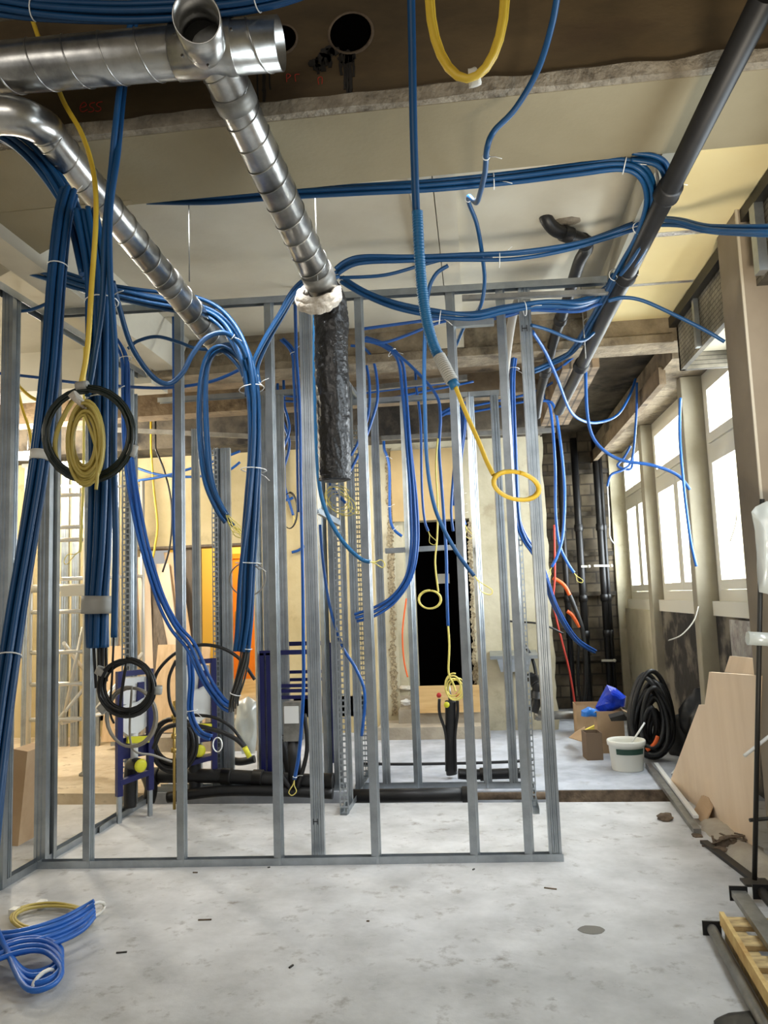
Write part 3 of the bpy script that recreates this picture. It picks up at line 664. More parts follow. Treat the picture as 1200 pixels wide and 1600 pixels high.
pipe('drain_pipe', 'black elbowed soil pipe dropping from the hole in the white ceiling', [(852, 322, 4.78), (853, 340, 4.75), (866, 358, 4.8), (885, 366, 4.85), (910, 376, 4.95), (917, 388, 5.05), (905, 410, 5.2), (886, 470, 5.7), (866, 530, 6.35), (845, 610, 7.2), (838, 650, 7.7)], .042, sockets=(.02, .3, .42, .75, .86), sr=1.22, sl=.07)
c = P(882, 316, 4.9); mb = MB(); n = 14; mb.prism([Vector((c.x+.075*math.cos(k/n*6.283)*(1+.3*random.random()), 4.82+.05*math.sin(k/n*6.283)*(1+.5*random.random()), CZ-.004)) for k in range(n)], (0, 0, .006))
struct('broken_plaster_patch', mb, M['rough'])
# grey spare tube leaning at top right of the front frame
pipe('conduit_tube', 'pale grey plastic tube hanging at a slant behind the end post', [(812, 462, 5.3), (800, 500, 5.35), (790, 570, 5.4), (786, 620, 5.42)], .03, m='greyc', n=14)
# black risers in the brick niche
NY = 11.35
for x0, x1, r, lb in ((898, 921, .05, 'thick black riser pipe in the brick niche, left one of the two thick ones'), (926, 955, .045, 'black riser pipe in the brick niche beside the window wall'), (880, 896, .04, 'slim dark riser pipe at the left of the brick niche'), (940, 962, .03, 'thin black riser pipe nearest the window corner')):
    x = XP(0, 0, 1).x; b = P(x1, 1095, NY); b.z = 0.05; t = Vector((b.x, NY, 3.85)); th = thing('riser_pipe', (b.x, NY, 0), lb, 'pipe')
    MB().tube([b, t], r, 16).build('pipe_run', M['blackp'], th)
    for z in (1.05, 1.55, 2.55): MB().lathe([(r, -.05), (r*1.25, -.045), (r*1.25, .045), (r, .05)], (b.x, NY, z), (0, 0, 1), 16).build('socket', M['blackp'], th)
for x0, x1, y in ((908, 920, 885), (928, 955, 884), (940, 960, 1032)):
    a, b = P(x0, y, NY-.1), P(x1, y, NY-.1); th = thing('pipe_clamp', a, {885: 'bright pipe clamp on the left thick riser', 884: 'long bright clamp bridging the right hand risers', 1032: 'round grey clamp low on the right hand riser'}[y], 'clamp')
    MB().beam(a, b, .03, .03).build('bar', M['alum'], th); MB().lathe([(0, 0), (.022, .002), (.022, .02), (0, .022)], b, (0, -1, 0), 10).build('bolt_head', M['alum'], th)
# horizontal ledges of the niche
for i, y in enumerate((740, 805, 868, 930, 1030)):
    a = P(862, y, 11.5); b = Vector((1.95, 11.5, a.z)); struct('niche_ledge'+('.%03d' % i if i else ''), MB().box((wx1, 11.46, a.z-.03), (1.96, 11.56, a.z+.03)), M['sooty'])
# pipes at the foot of the niche
pipe('floor_pipe', 'grey pipe lying along the foot of the brick niche', [(835, 1118, 9.6), (925, 1117, 9.7)], .05, m='galvd', straight=True, sockets=(.1,), sr=1.2)
# trench pipes
pipe('trench_pipe', 'long black pipe lying in the trench behind the centre of the front frame', [(552, 1244, 6.62), (738, 1241, 6.66)], .055, straight=True, sockets=(.96,), sr=1.15)
pipe('trench_pipe', 'dusty broken pipe end in the trench right of the black pipe', [(742, 1244, 6.68), (872, 1243, 6.7)], .03, m='debris', straight=True)
pipe('waste_pipe', 'thick black waste pipe along the floor behind the left middle frame', [(232, 1212, 6.7), (345, 1213, 6.7), (455, 1219, 6.7), (520, 1222, 6.7)], .06, sockets=(.04, .36, .5, .94), sr=1.18)
pipe('waste_pipe', 'black corrugated floor pipe under the thick waste pipe, left middle', [(262, 1246, 6.62), (345, 1236, 6.64), (440, 1236, 6.65), (520, 1240, 6.65)], .045)
pipe('waste_pipe', 'short black elbow standing beneath the first toilet frame', [(228, 1208, 6.7), (236, 1230, 6.6), (232, 1252, 6.6)], .055)
pipe('waste_pipe', 'black pipe on the floor right of the basin fitting, behind the middle frame', [(716, 1209, 7.1), (745, 1210, 7.12), (815, 1208, 7.15)], .045, sockets=(.4, .6))
pipe('floor_cable', 'thin black cable lying on the pale slab behind the middle frame', [(562, 1193, 7.6), (640, 1194, 7.6), (780, 1191, 7.6), (832, 1187, 7.7)], .014, n=8, cat='cable')
pipe('wall_outlet', 'black valve and pipe elbow on the cream wall beside the niche', [(828, 1058, 9.6), (838, 1066, 9.5), (839, 1090, 9.5), (833, 1112, 9.5)], .06, sockets=(.3, .6))

# ================================================================== CABLES
def ends_wires(th, ends, m, n=3, l=.25, r=.004, spread=.03, name='bare_cable'):
    for e, d in ends:
        for i in range(n):
            o = Vector((random.uniform(-1, 1), random.uniform(-1, 1), 0))*spread
            MB().tube(smooth([e-d*.01, e+d*l*.4+o*.3, e+d*l*random.uniform(.8, 1.1)+o], 5), r, 6).build(name, M[m], th)
# -- upper bundle over the horizontal duct
bundle('cable_bundle', 'thick blue conduit bundle sweeping over the horizontal duct at the very top left', [(-60, 0, 2.68), (0, 8, 2.7), (80, 17, 2.72), (200, 21, 2.74), (330, 12, 2.75), (430, -6, 2.72), (520, -36, 2.7)], 6, .0125, ties=(.3, .8), tails=False)
# -- left bundle that slants down to the floor coil
bundle('cable_bundle', 'blue conduit bundle hanging at a slant down the left edge', [(108, 300, 3.05), (98, 345, 2.98), (88, 440, 2.95), (78, 580, 2.9), (62, 720, 2.85), (44, 840, 2.8), (25, 960, 2.72), (8, 1080, 2.62), (-10, 1230, 2.5), (-30, 1420, 2.4)], 7, .0125, ties=(.2, .73), tails=False, tape=((.435, .455, 'tapew'),), loose=.08, k=9)
bundle('cable_bundle', 'blue conduits arching over and down from the left edge behind the duct bend', [(-60, 205, 3.1), (0, 208, 3.1), (50, 240, 3.12), (92, 290, 3.14), (118, 340, 3.12), (140, 430, 3.05)], 6, .013, ties=(.72,))
# -- central left bundle down to the black coil
cb, ce, cp = bundle('cable_bundle', 'heavy dark blue conduit bundle with grey tape hanging left of centre', [(140, 330, 3.0), (156, 420, 2.98), (160, 500, 2.96), (162, 600, 2.94), (163, 720, 2.92), (160, 850, 2.92), (155, 940, 2.92), (154, 1012, 2.92)], 9, .0125, ties=(.25, .47), tape=((.845, .90, 'tape'),), loose=.08, k=9)
ends_wires(cb, ce[:5], 'blackc', 1, .16, .006, .01)
cable('blue_conduit', 'thick blue conduit pair dropping in front of the horizontal duct, left one', M['blue'], .0125, [(212, -10, 3.04), (203, 40, 3.04), (192, 100, 3.04), (182, 180, 2.9), (174, 260, 2.9), (164, 360, 2.86), (160, 470, 2.86), (147, 560, 2.86), (137, 620, 2.88)], n=12)
cable('blue_conduit', 'thick blue conduit pair dropping in front of the horizontal duct, right one', M['blue'], .0125, [(222, -10, 3.06), (211, 40, 3.06), (194, 140, 3.04), (184, 240, 2.9), (172, 330, 2.87), (172, 430, 2.86), (180, 560, 2.86), (178, 700, 2.86), (181, 850, 2.86), (178, 996, 2.86)], n=12)
cable('cable_tail', 'thin black cable hanging out of the single conduit beside the taped bundle', M['blackc'], .0045, [(178, 990, 2.86), (175, 1060, 2.86), (172, 1110, 2.88), (178, 1130, 2.9)])
# -- yellow cable at left and its coils
cable('yellow_conduit', 'yellow conduit falling from the top left down to the dark green coil', M['yellowc'], .0105, [(44, 10, 3.04), (60, 58, 3.04), (80, 110, 3.04), (100, 160, 3.05), (128, 210, 3.0), (146, 270, 2.9), (150, 340, 2.84), (143, 450, 2.82), (137, 540, 2.82), (128, 595, 2.82), (122, 610, 2.82)], n=10)
coil('cable_coil', 'large dark green cable coil with grey tape behind the pale yellow coil', 138, 678, 2.78, 73, 76, 5, .0058, 'greenc', jit=.015, spread=.16, tapes=(-1.7, .35), depth=.012)
coil('cable_coil', 'oval pale yellow cable coil hanging on the central left bundle', 133, 690, 2.70, 29, 67, 13, .0062, 'yellowp', jit=.05, spread=.42, tapes=(-1.9,), tmat='wool', depth=.02, tail=((150, 700, 2.68), (152, 740, 2.68), (150, 765, 2.68)))
cable('yellow_conduit', 'broad yellow conduit arc hanging behind the oval coil', M['yellowp'], .009, [(124, 612, 2.8), (105, 640, 2.8), (88, 680, 2.8), (88, 715, 2.8), (105, 740, 2.8), (140, 748, 2.8), (180, 735, 2.8), (203, 705, 2.8), (209, 688, 2.8)])
cable('yellow_cable', 'yellow cable hanging far left beside the lamp', M['yellowc'], .012, [(26, 600, 5.4), (35, 640, 5.4), (45, 670, 5.4), (52, 712, 5.4)])
cable('yellow_cable', 'yellow cable swag at far left under the white soffit', M['yellowc'], .012, [(28, 602, 5.3), (48, 620, 5.3), (75, 632, 5.3)])
cable('yellow_cable', 'straight yellow cable hanging behind the left studs with a small loop', M['wire'], .011, [(131, 668, 6.2), (130, 760, 6.2), (126, 850, 6.2), (124, 862, 6.2)], wire=.16)
cable('yellow_cable', 'yellow cable hanging over the cream wall left of the timber strips', M['yellowc'], .014, [(236, 702, 9), (240, 760, 9), (246, 820, 9), (242, 855, 9), (239, 872, 9)], wire=.1)
cable('black_cable', 'thin black cable hanging loosely over the cream wall at left', M['blackc'], .012, [(243, 702, 9), (258, 740, 9), (268, 790, 9), (266, 850, 9), (254, 894, 9)])
# black coil + grey coil below the taped bundle
coil('cable_coil', 'black cable coil taped in two places under the taped blue bundle', 197, 1073, 2.86, 45, 46, 7, .006, 'blackc', jit=.05, spread=.22, tapes=(-2.6, 2.4, .1), depth=.02, tail=((188, 1110, 2.86), (205, 1116, 2.84)))
coil('cable_coil', 'thin grey cable coil hanging below the black coil', 206, 1118, 2.95, 38, 46, 3, .0045, 'greyc', jit=.08, depth=.015, tail=((205, 1165, 3.0), (240, 1180, 3.1), (268, 1190, 3.2)))
# -- bundle across the left ceiling into the big hanging loops (centre left)
b3, e3, _ = bundle('cable_bundle', 'blue conduit bundle crossing from the left edge and dropping into the centre left hank', [(-10, 402, 4.4), (60, 425, 4.4), (140, 450, 4.4), (230, 470, 4.42), (300, 482, 4.4), (345, 500, 4.38), (375, 540, 4.36), (392, 600, 4.34), (398, 680, 4.32), (394, 780, 4.3), (388, 880, 4.3), (386, 960, 4.3), (380, 1018, 4.3)], 8, .0125, ties=(.35, .6, .72, .84), loose=.4, k=9, twist=1.5)
bundle('cable_bundle', 'sheaf of dark grey cables hanging out of the centre left bundle', [(386, 1008, 4.3), (382, 1035, 4.3), (374, 1065, 4.3), (366, 1092, 4.3), (364, 1115, 4.3)], 13, .0052, 'darkc', ties=(.1, .7), loose=.35, strand='cable', stag=.25, tails=False)
g1, ge, _ = bundle('cable_hank', 'hank of blue conduits looping down left of the centre left bundle', [(396, 620, 4.4), (385, 570, 4.42), (355, 540, 4.44), (328, 552, 4.45), (314, 600, 4.45), (312, 680, 4.45), (322, 750, 4.45), (345, 800, 4.45), (362, 822, 4.45)], 5, .0115, ties=(.08,), loose=1.1, twist=.4, k=8, stag=.12)
for e, d in ge[:4]:
    l = .13; x = Vector((1, 0, 0)); q = [e, e+d*l*.5+x*.02, e+d*l+x*.03, e+d*l*.9-x*.02, e+d*l*.4-x*.01, e]
    MB().tube(smooth(q, 5), .003, 6).build('pull_wire', M['wire'], g1)
bundle('cable_bundle', 'three blue conduits rising diagonally from the hank towards the duct end', [(398, 600, 4.5), (396, 570, 4.5), (415, 530, 4.5), (440, 490, 4.5), (460, 458, 4.5), (485, 440, 4.5), (530, 432, 4.6)], 3, .0125, loose=.4)
cable('blue_conduit', 'single blue conduit swagging in front between the two left hanks', M['blue'], .0145, [(176, 440, 3.6), (186, 480, 3.7), (205, 540, 3.8), (235, 585, 3.9), (262, 600, 4.0), (285, 583, 4.05), (300, 555, 4.1), (322, 528, 4.15), (350, 520, 4.2), (372, 535, 4.25), (385, 560, 4.3)], n=12, ties=(.86,))
cable('blue_conduit', 'blue conduit running low and nearly level below the swag', M['blue'], .0115, [(-5, 583, 5.3), (60, 590, 5.3), (110, 597, 5.3), (180, 603, 5.2), (260, 606, 5.1), (330, 596, 5.0), (380, 575, 4.9)])
cable('blue_conduit', 'blue conduit bowing up left of the centre left hank', M['blue'], .0115, [(200, 545, 4.7), (215, 533, 4.7), (245, 526, 4.7), (280, 535, 4.7), (310, 545, 4.7), (370, 548, 4.7)])
bundle('cable_bundle', 'slim pair of blue conduits standing beside the central left bundle', [(183, 530, 4.9), (196, 560, 4.9), (198, 620, 4.9), (202, 700, 4.9), (212, 780, 4.9), (225, 850, 4.9), (248, 925, 4.9), (272, 975, 4.9), (298, 1010, 4.9), (320, 1060, 4.9), (345, 1095, 4.9), (360, 1105, 4.9)], 4, .0115, ties=(.1,), loose=.5, k=8)
cable('blue_conduit', 'blue conduit hanging straight down left of the third front stud', M['blue'], .014, [(272, 622, 5.9), (272, 700, 5.9), (271, 800, 5.9), (273, 860, 5.9), (277, 935, 5.9)])
cable('blue_conduit', 'short curved blue conduit at far left under the white ceiling', M['blue'], .0115, [(18, 486, 4.7), (45, 485, 4.7), (72, 475, 4.7)])
cable('blue_conduit', 'thin blue conduit crossing the far cream wall at left', M['blue'], .016, [(216, 732, 9), (250, 742, 9), (300, 745, 9), (350, 738, 9), (375, 722, 9)])
cable('blue_conduit', 'thin blue conduit crossing lower on the far cream wall at left', M['blue'], .016, [(216, 751, 8.9), (260, 743, 8.9), (330, 722, 8.9), (375, 705, 8.9)])
coil('grey_cable', 'thin grey cable looping out from the centre left bundle', 384, 898, 4.32, 26, 26, 1.2, .0045, 'greyc', cat='cable', jit=.3)
# -- ceiling run behind the beam
bundle('cable_bundle', 'blue conduit run tied along the back of the beam and down the white cheek', [(232, 314, 3.9), (330, 314, 3.9), (440, 305, 3.9), (560, 298, 3.9), (680, 292, 3.9), (800, 280, 3.9), (900, 266, 3.84), (970, 258, 3.8), (1003, 272, 3.82), (1013, 310, 3.98), (998, 362, 4.3), (975, 405, 4.6), (948, 455, 5.05), (920, 505, 5.7), (893, 547, 6.2), (860, 566, 6.4), (832, 578, 6.4)], 5, .012, ties=(.12, .3, .45, .62, .72, .82), loose=.25, k=8)
bundle('cable_bundle', 'second blue conduit loop beside the chrome rod at the top right', [(985, 247, 3.79), (1022, 252, 3.8), (1037, 268, 3.84), (1038, 300, 3.95), (1022, 345, 4.15), (992, 400, 4.5), (958, 445, 4.95), (930, 490, 5.45), (905, 535, 5.95)], 5, .012, ties=(.35, .7), loose=.4)
MB().tube([P(1023, 245, 3.86), P(1031, 305, 3.9)], .008, 8).build('chrome_rod', M['alum'], label='short bright rod among the blue conduits at the top right', cat='rod')
# -- upper cross runs
bundle('cable_bundle', 'three blue conduits crossing from the duct end to the right edge', [(528, 428, 4.6), (560, 412, 4.6), (630, 408, 4.6), (710, 406, 4.6), (800, 405, 4.6), (880, 392, 4.6), (950, 372, 4.6), (1010, 354, 4.55), (1060, 352, 4.4), (1110, 362, 4.2), (1200, 367, 3.9), (1260, 366, 3.8)], 3, .0125, ties=(.35,), loose=.6, k=9)
cable('blue_conduit', 'thin blue conduit running just under the three crossing conduits', M['blue'], .0115, [(530, 434, 4.65), (600, 430, 4.65), (660, 414, 4.65), (710, 402, 4.65), (770, 400, 4.65)])
bundle('cable_bundle', 'blue conduit bundle sagging behind the ribbed conduit below the top track', [(532, 440, 4.8), (570, 462, 4.8), (620, 482, 4.8), (680, 494, 4.82), (740, 498, 4.84), (790, 487, 4.86), (850, 478, 4.9), (905, 478, 5.0), (945, 460, 5.2), (958, 435, 5.3)], 3, .0135, ties=(.35, .62, .9), loose=.4, k=8)
cable('blue_conduit', 'blue conduit running level below the sagging bundle at centre', M['blue'], .0115, [(566, 514, 5.3), (640, 504, 5.3), (700, 497, 5.3), (760, 500, 5.3), (830, 483, 5.3), (920, 480, 5.4)])
cable('blue_conduit', 'blue conduit curving from centre up to the tie under the header', M['blue'], .0115, [(566, 532, 5.5), (600, 535, 5.5), (640, 522, 5.5), (690, 503, 5.5), (745, 497, 5.5), (800, 490, 5.5)])
bundle('cable_bundle', 'two blue conduits passing under the right rail towards the beam', [(745, 500, 5.15), (790, 492, 5.15), (830, 482, 5.15), (900, 484, 5.2), (930, 474, 5.2), (960, 466, 5.2)], 2, .0115)
cable('blue_conduit', 'long blue conduit swinging right over the cream ceiling to the window corner', M['blue'], .0115, [(830, 508, 5.0), (855, 515, 5.1), (905, 533, 5.3), (928, 520, 5.4)])
cable('blue_conduit', 'blue conduit arcing across the cream boards towards the mesh bulkhead', M['blue'], .0125, [(950, 470, 4.9), (975, 465, 4.9), (1005, 470, 4.9), (1050, 490, 4.9), (1100, 515, 4.9), (1132, 534, 4.9)])
cable('blue_conduit', 'blue conduit looping down from the end post to the window lintel', M['blue'], .0135, [(832, 518, 5.5), (852, 550, 5.8), (870, 590, 6.2), (890, 640, 6.8), (910, 657, 7.2), (935, 660, 7.5), (965, 648, 7.7), (985, 615, 7.9), (993, 592, 8.0)])
cable('blue_conduit', 'blue conduit hanging from the ceiling and sweeping right to the second window', M['blue'], .0135, [(915, 580, 6.5), (917, 640, 6.5), (925, 680, 6.5), (945, 705, 6.5), (975, 720, 6.5), (1020, 727, 6.5), (1058, 742, 6.5), (1078, 765, 6.5)])
cable('blue_conduit', 'blue conduit hanging beside the window pier down to the sill', M['bluel'], .0115, [(1063, 622, 6.2), (1062, 680, 6.2), (1067, 745, 6.2), (1073, 800, 6.2), (1080, 850, 6.2), (1088, 885, 6.2)])
cable('blue_conduit', 'blue conduit ending at the far window with a white lead', M['blue'], .0125, [(995, 598, 8.0), (994, 650, 8.0), (988, 715, 8.0), (975, 733, 8.0), (955, 742, 8.0), (949, 760, 8.0)])
cable('blue_conduit', 'short blue conduit loop crossing at the far window', M['blue'], .0125, [(985, 697, 8.1), (975, 715, 8.1), (965, 728, 8.1), (985, 733, 8.1), (989, 715, 8.1)])
cable('white_lead', 'thin white lead hanging in front of the far window', M['tie'], .006, [(949, 758, 8.0), (952, 810, 8.0), (953, 838, 8.0), (960, 850, 8.0)])
cable('grey_lead', 'short grey wire sticking out above the dark stained wall', M['greyc'], .006, [(1091, 948, 6.9), (1084, 970, 6.8), (1065, 992, 6.7), (1044, 1001, 6.7)])
cable('grey_lead', 'very thin wire hanging in front of the nearest window', M['greyc'], .003, [(1151, 782, 5.3), (1150, 815, 5.3), (1141, 846, 5.3)])
# -- big ribbed conduit with the yellow coil
cable('blue_conduit', 'smooth upright part of the long conduit hanging from the top centre', M['blue'], .0145, [(642, -20, 2.55), (644, 80, 2.6), (646, 200, 2.65), (650, 320, 2.7), (655, 410, 2.72)], n=14)
pts = path([(652, 330, 2.69), (656, 410, 2.72), (663, 480, 2.74), (676, 535, 2.76), (693, 570, 2.76)], k=60)
rc = MB().tube(pts, .0195, 16, rf=lambda f, i: 1+.08*math.sin(i*1.9)).build('ribbed_conduit', M['bluer'], label='ribbed blue conduit with a grey sleeve at its lower end, centre', cat='conduit')
pts = path([(686, 557, 2.75), (695, 574, 2.74), (706, 596, 2.73)], k=40); MB().tube(pts, .023, 16, rf=lambda f, i: 1+.05*math.sin(i*1.2)).build('grey_sleeve', M['tape'], rc)
pts = path([(705, 594, 2.73), (712, 605, 2.73)], k=20); MB().tube(pts, .018, 16, rf=lambda f, i: 1+.06*math.sin(i*1.3)).build('conduit_end', M['bluer'], rc)
cable('yellow_cable', 'yellow cable slanting out of the ribbed conduit down to its small coil', M['yellowc'], .008, [(711, 603, 2.73), (730, 650, 2.72), (748, 690, 2.7), (760, 720, 2.68), (771, 742, 2.66)])
coil('cable_coil', 'small flat yellow coil at the end of the slanting yellow cable', 807, 758, 2.7, 36, 21, 2.4, .0075, 'yellowc', jit=.05, depth=.02, tilt=.25, skew=.05)
# -- yellow loop at top
coil('yellow_conduit_loop', 'bright yellow conduit loop hanging from the top edge with white tape', 730, -20, 2.3, 58, 132, 2.2, .0125, 'yellowc', jit=.09, tapes=(1.42,), tmat='tapew', cat='conduit loop', depth=.02, n=12)
# -- blue conduit top right with clips
cable('blue_conduit', 'blue conduit dropping from the top, clipped twice on the beam right of centre', M['blue'], .0125, [(872, -15, 2.7), (862, 40, 2.8), (840, 110, 2.95), (805, 170, 3.05), (772, 205, 3.08), (761, 232, 3.1), (758, 268, 3.3), (750, 302, 3.6), (744, 317, 3.9), (733, 307, 4.0), (733, 318, 4.2), (745, 350, 4.4), (753, 395, 4.6), (757, 440, 4.8), (750, 480, 4.9), (728, 505, 5.2), (712, 540, 5.4), (700, 560, 5.5)], n=12, ties=(.32, .57), k=8)
cable('blue_conduit', 'blue conduit dropping from the crossing run behind the ribbed conduit', M['blue'], .0125, [(700, 415, 4.65), (680, 430, 4.66), (668, 465, 4.7), (663, 560, 4.7), (664, 640, 4.7), (667, 720, 4.7), (676, 780, 4.7), (690, 820, 4.7), (715, 865, 4.7), (741, 900, 4.7)], wire=.14, n=10)
# -- middle distance hangers
bundle('cable_bundle', 'blue conduit bundle hanging through the middle frame and bending left behind the post', [(570, 532, 6.3), (600, 542, 6.3), (622, 565, 6.3), (630, 620, 6.3), (637, 700, 6.3), (644, 780, 6.3), (646, 850, 6.3), (638, 900, 6.3), (615, 935, 6.3), (585, 955, 6.3), (556, 965, 6.3)], 4, .012, ties=(.16,), loose=.5, k=8)
cable('blue_conduit', 'blue conduit crossing in an X under the cross beam at centre', M['blue'], .0125, [(566, 528, 6.1), (600, 540, 6.1), (640, 570, 6.1), (680, 615, 6.1), (688, 650, 6.1), (686, 700, 6.1), (690, 760, 6.1), (697, 860, 6.1), (698, 920, 6.1), (700, 978, 6.1)], n=10)
cable('yellow_cable', 'thin yellow cable below the long straight conduit ending in a knotted tangle', M['wire'], .008, [(700, 975, 6.1), (702, 1010, 6.1), (701, 1050, 6.1), (708, 1068, 6.1), (712, 1080, 6.1)])
coil('cable_tangle', 'knot of thin yellow wire over the basin fitting', 712, 1072, 6.1, 12, 16, 4, .006, 'wire', jit=.4, depth=.05, cat='wire tangle')
cable('yellow_cable', 'thin yellow cable down to the pale loop before the dark doorway', M['wire'], .007, [(684, 685, 6.0), (681, 730, 6.0), (684, 790, 6.0), (683, 840, 6.0), (680, 880, 6.0), (685, 925, 6.0)])
coil('cable_coil', 'round pale yellow wire loop before the dark doorway', 672, 936, 5.98, 17, 14, 3, .006, 'wire', jit=.08)
cable('blue_conduit', 'short blue conduit ending above the dark doorway with a yellow wire', M['blue'], .0125, [(650, 605, 7.4), (657, 660, 7.4), (659, 760, 7.4), (663, 810, 7.4), (669, 830, 7.4)], wire=.14)
cable('blue_conduit', 'blue conduit bent at the top left of the dark doorway', M['blue'], .018, [(600, 702, 9.5), (608, 730, 9.5), (609, 800, 9.5), (614, 825, 9.5), (628, 838, 9.5)], ties=(.2, .5, .8))
cable('blue_conduit', 'blue conduit hanging right of the dark doorway bristling with ties', M['blue'], .016, [(727, 600, 8.6), (722, 680, 8.6), (720, 760, 8.6), (722, 800, 8.6), (727, 820, 8.6)], wire=.16, ties=(.6, .7, .8))
cable('blue_conduit', 'blue conduit hanging close behind the front stud right of centre', M['blue'], .012, [(716, 632, 6.9), (712, 700, 6.9), (705, 790, 6.9), (708, 830, 6.9)])
cable('blue_conduit', 'long blue conduit hanging just left of the wide front stud down to a yellow wire', M['blue'], .0125, [(463, 560, 5.5), (468, 640, 5.5), (470, 760, 5.5), (473, 900, 5.5), (474, 1000, 5.5), (474, 1080, 5.5), (468, 1170, 5.5), (460, 1218, 5.5)], wire=.11, ties=(.985,), n=10)
cable('blue_conduit', 'blue conduit curving right out from under the black sleeve', M['bluer'], .0125, [(492, 480, 4.5), (492, 600, 4.5), (497, 740, 4.5), (510, 800, 4.5), (535, 845, 4.5), (562, 872, 4.5), (578, 878, 4.5)], wire=.09, n=12)
cable('blue_conduit', 'blue conduit hanging behind the black sleeve ending with yellow wires', M['blue'], .0125, [(500, 820, 6.2), (505, 880, 6.2), (516, 950, 6.2), (535, 1010, 6.2), (556, 1045, 6.2), (570, 1085, 6.2), (565, 1150, 6.2)])
cable('blue_conduit', 'blue conduit looping right of the black sleeve', M['blue'], .0125, [(548, 540, 6.5), (570, 545, 6.5), (585, 570, 6.5), (590, 620, 6.5), (580, 660, 6.5), (565, 700, 6.5), (545, 740, 6.5)])
cable('blue_conduit', 'inner blue conduit loop right of the black sleeve', M['blue'], .0125, [(570, 560, 6.6), (577, 600, 6.6), (575, 650, 6.6), (560, 690, 6.6), (548, 712, 6.6)])
cable('blue_conduit', 'tip of a blue conduit under the sleeve mouth with tangled yellow wires', M['blue'], .0125, [(515, 755, 6.3), (525, 770, 6.3), (540, 786, 6.3)], wire=.13)
coil('cable_tangle', 'tangle of fine yellow wires under the mouth of the black sleeve', 535, 782, 6.2, 20, 14, 4, .0035, 'wire', jit=.5, depth=.06, cat='wire tangle', tilt=.6)
for i, (xa, ya, xb, yb, Y) in enumerate(((434, 628, 446, 735, 8.), (444, 640, 436, 745, 7.9))):
    cable('blue_conduit', ('blue conduit bowing to the right behind the fourth front stud', 'blue conduit bowing to the left behind the fourth front stud')[i], M['blue'], .015, [(xa, ya-6, Y), (xa+8, ya+30, Y), (xb+6, (ya+yb)/2+10, Y), (xb, yb-12, Y), (xb-6, yb, Y)])
cable('blue_conduit', 'small blue conduit stub pointing right over the cream wall', M['blue'], .018, [(436, 780, 9.82), (450, 781, 9.82), (458, 777, 9.82)], wire=.12)
cable('blue_conduit', 'small blue conduit stub pointing down over the cream wall', M['blue'], .018, [(445, 762, 9.82), (452, 785, 9.82), (458, 805, 9.82)], wire=.12)
cable('blue_conduit', 'short blue conduit stub lower on the cream wall', M['blue'], .018, [(456, 863, 9.82), (466, 860, 9.82), (476, 853, 9.82)])
coil('cable_coil', 'small dark wire ring against the cream wall behind the fourth front stud', 452, 794, 8.7, 12, 28, 1.5, .006, 'blackc', jit=.15)
bundle('cable_bundle', 'blue conduit pair hanging behind the end post down to the floor pipes', [(806, 560, 6.0), (803, 600, 6.0), (806, 700, 6.0), (810, 800, 6.0), (820, 840, 6.2), (845, 880, 7), (870, 950, 8.4), (900, 1000, 9.5), (930, 1020, 10)], 4, .0105, ties=(.08, .35), loose=.4, k=9)
cable('blue_conduit', 'pale blue conduit hanging in the niche ending lower left with a yellow loop', M['bluel'], .015, [(845, 626, 8.0), (864, 632, 8.0), (874, 680, 8.0), (882, 760, 8.0), (880, 830, 8.0), (872, 865, 8.0), (862, 886, 8.0)], wire=.12)
cable('blue_conduit', 'pale blue conduit hanging in the niche ending lower right with a yellow loop', M['bluel'], .015, [(850, 624, 8.1), (860, 640, 8.1), (867, 720, 8.1), (868, 800, 8.1), (874, 850, 8.1), (886, 878, 8.1), (897, 895, 8.1)], wire=.12)
for i, d in enumerate(([(418, 542, 6.9), (470, 550, 6.9), (520, 566, 6.9), (570, 552, 6.9)], [(395, 575, 7.2), (430, 560, 7.2), (470, 546, 7.2), (540, 545, 7.2)], [(408, 553, 7.3), (460, 540, 7.3), (520, 530, 7.3), (590, 535, 7.3)],
                      [(430, 616, 7.6), (500, 622, 7.6), (600, 610, 7.6), (700, 598, 7.6)], [(430, 626, 7.7), (560, 629, 7.7), (660, 612, 7.7), (740, 596, 7.7)], [(690, 647, 7.8), (740, 643, 7.8), (800, 631, 7.8), (850, 622, 7.8)], [(700, 640, 7.7), (760, 630, 7.7), (840, 610, 7.7), (905, 570, 7.6)],
                      [(836, 575, 6.9), (865, 580, 6.9), (900, 555, 6.8), (920, 545, 6.8)])):
    cable('blue_conduit', ('blue conduit running level left of the sleeve under the cross beam', 'blue conduit rising right from the centre left hank', 'blue conduit on the lower edge of the cross beam at centre', 'upper of the two level blue conduits far behind the centre',
                            'lower of the two level blue conduits far behind the centre', 'blue conduit level behind the middle frame above the doorway', 'blue conduit rising right behind the end post', 'blue conduit curling under the brick beam')[i], M['blue'], .0125, d)
bundle('cable_bundle', 'pair of blue conduits hanging left of the wide front stud from a tie', [(440, 530, 6.4), (458, 552, 6.4), (462, 600, 6.4), (466, 680, 6.4), (467, 760, 6.4), (468, 800, 6.4)], 2, .012, ties=(.2,))
bundle('cable_bundle', 'four blue conduits dropping behind the front stud above the doorway', [(690, 650, 7.2), (714, 640, 7.2), (722, 660, 7.2), (716, 720, 7.2), (708, 790, 7.2)], 3, .012)
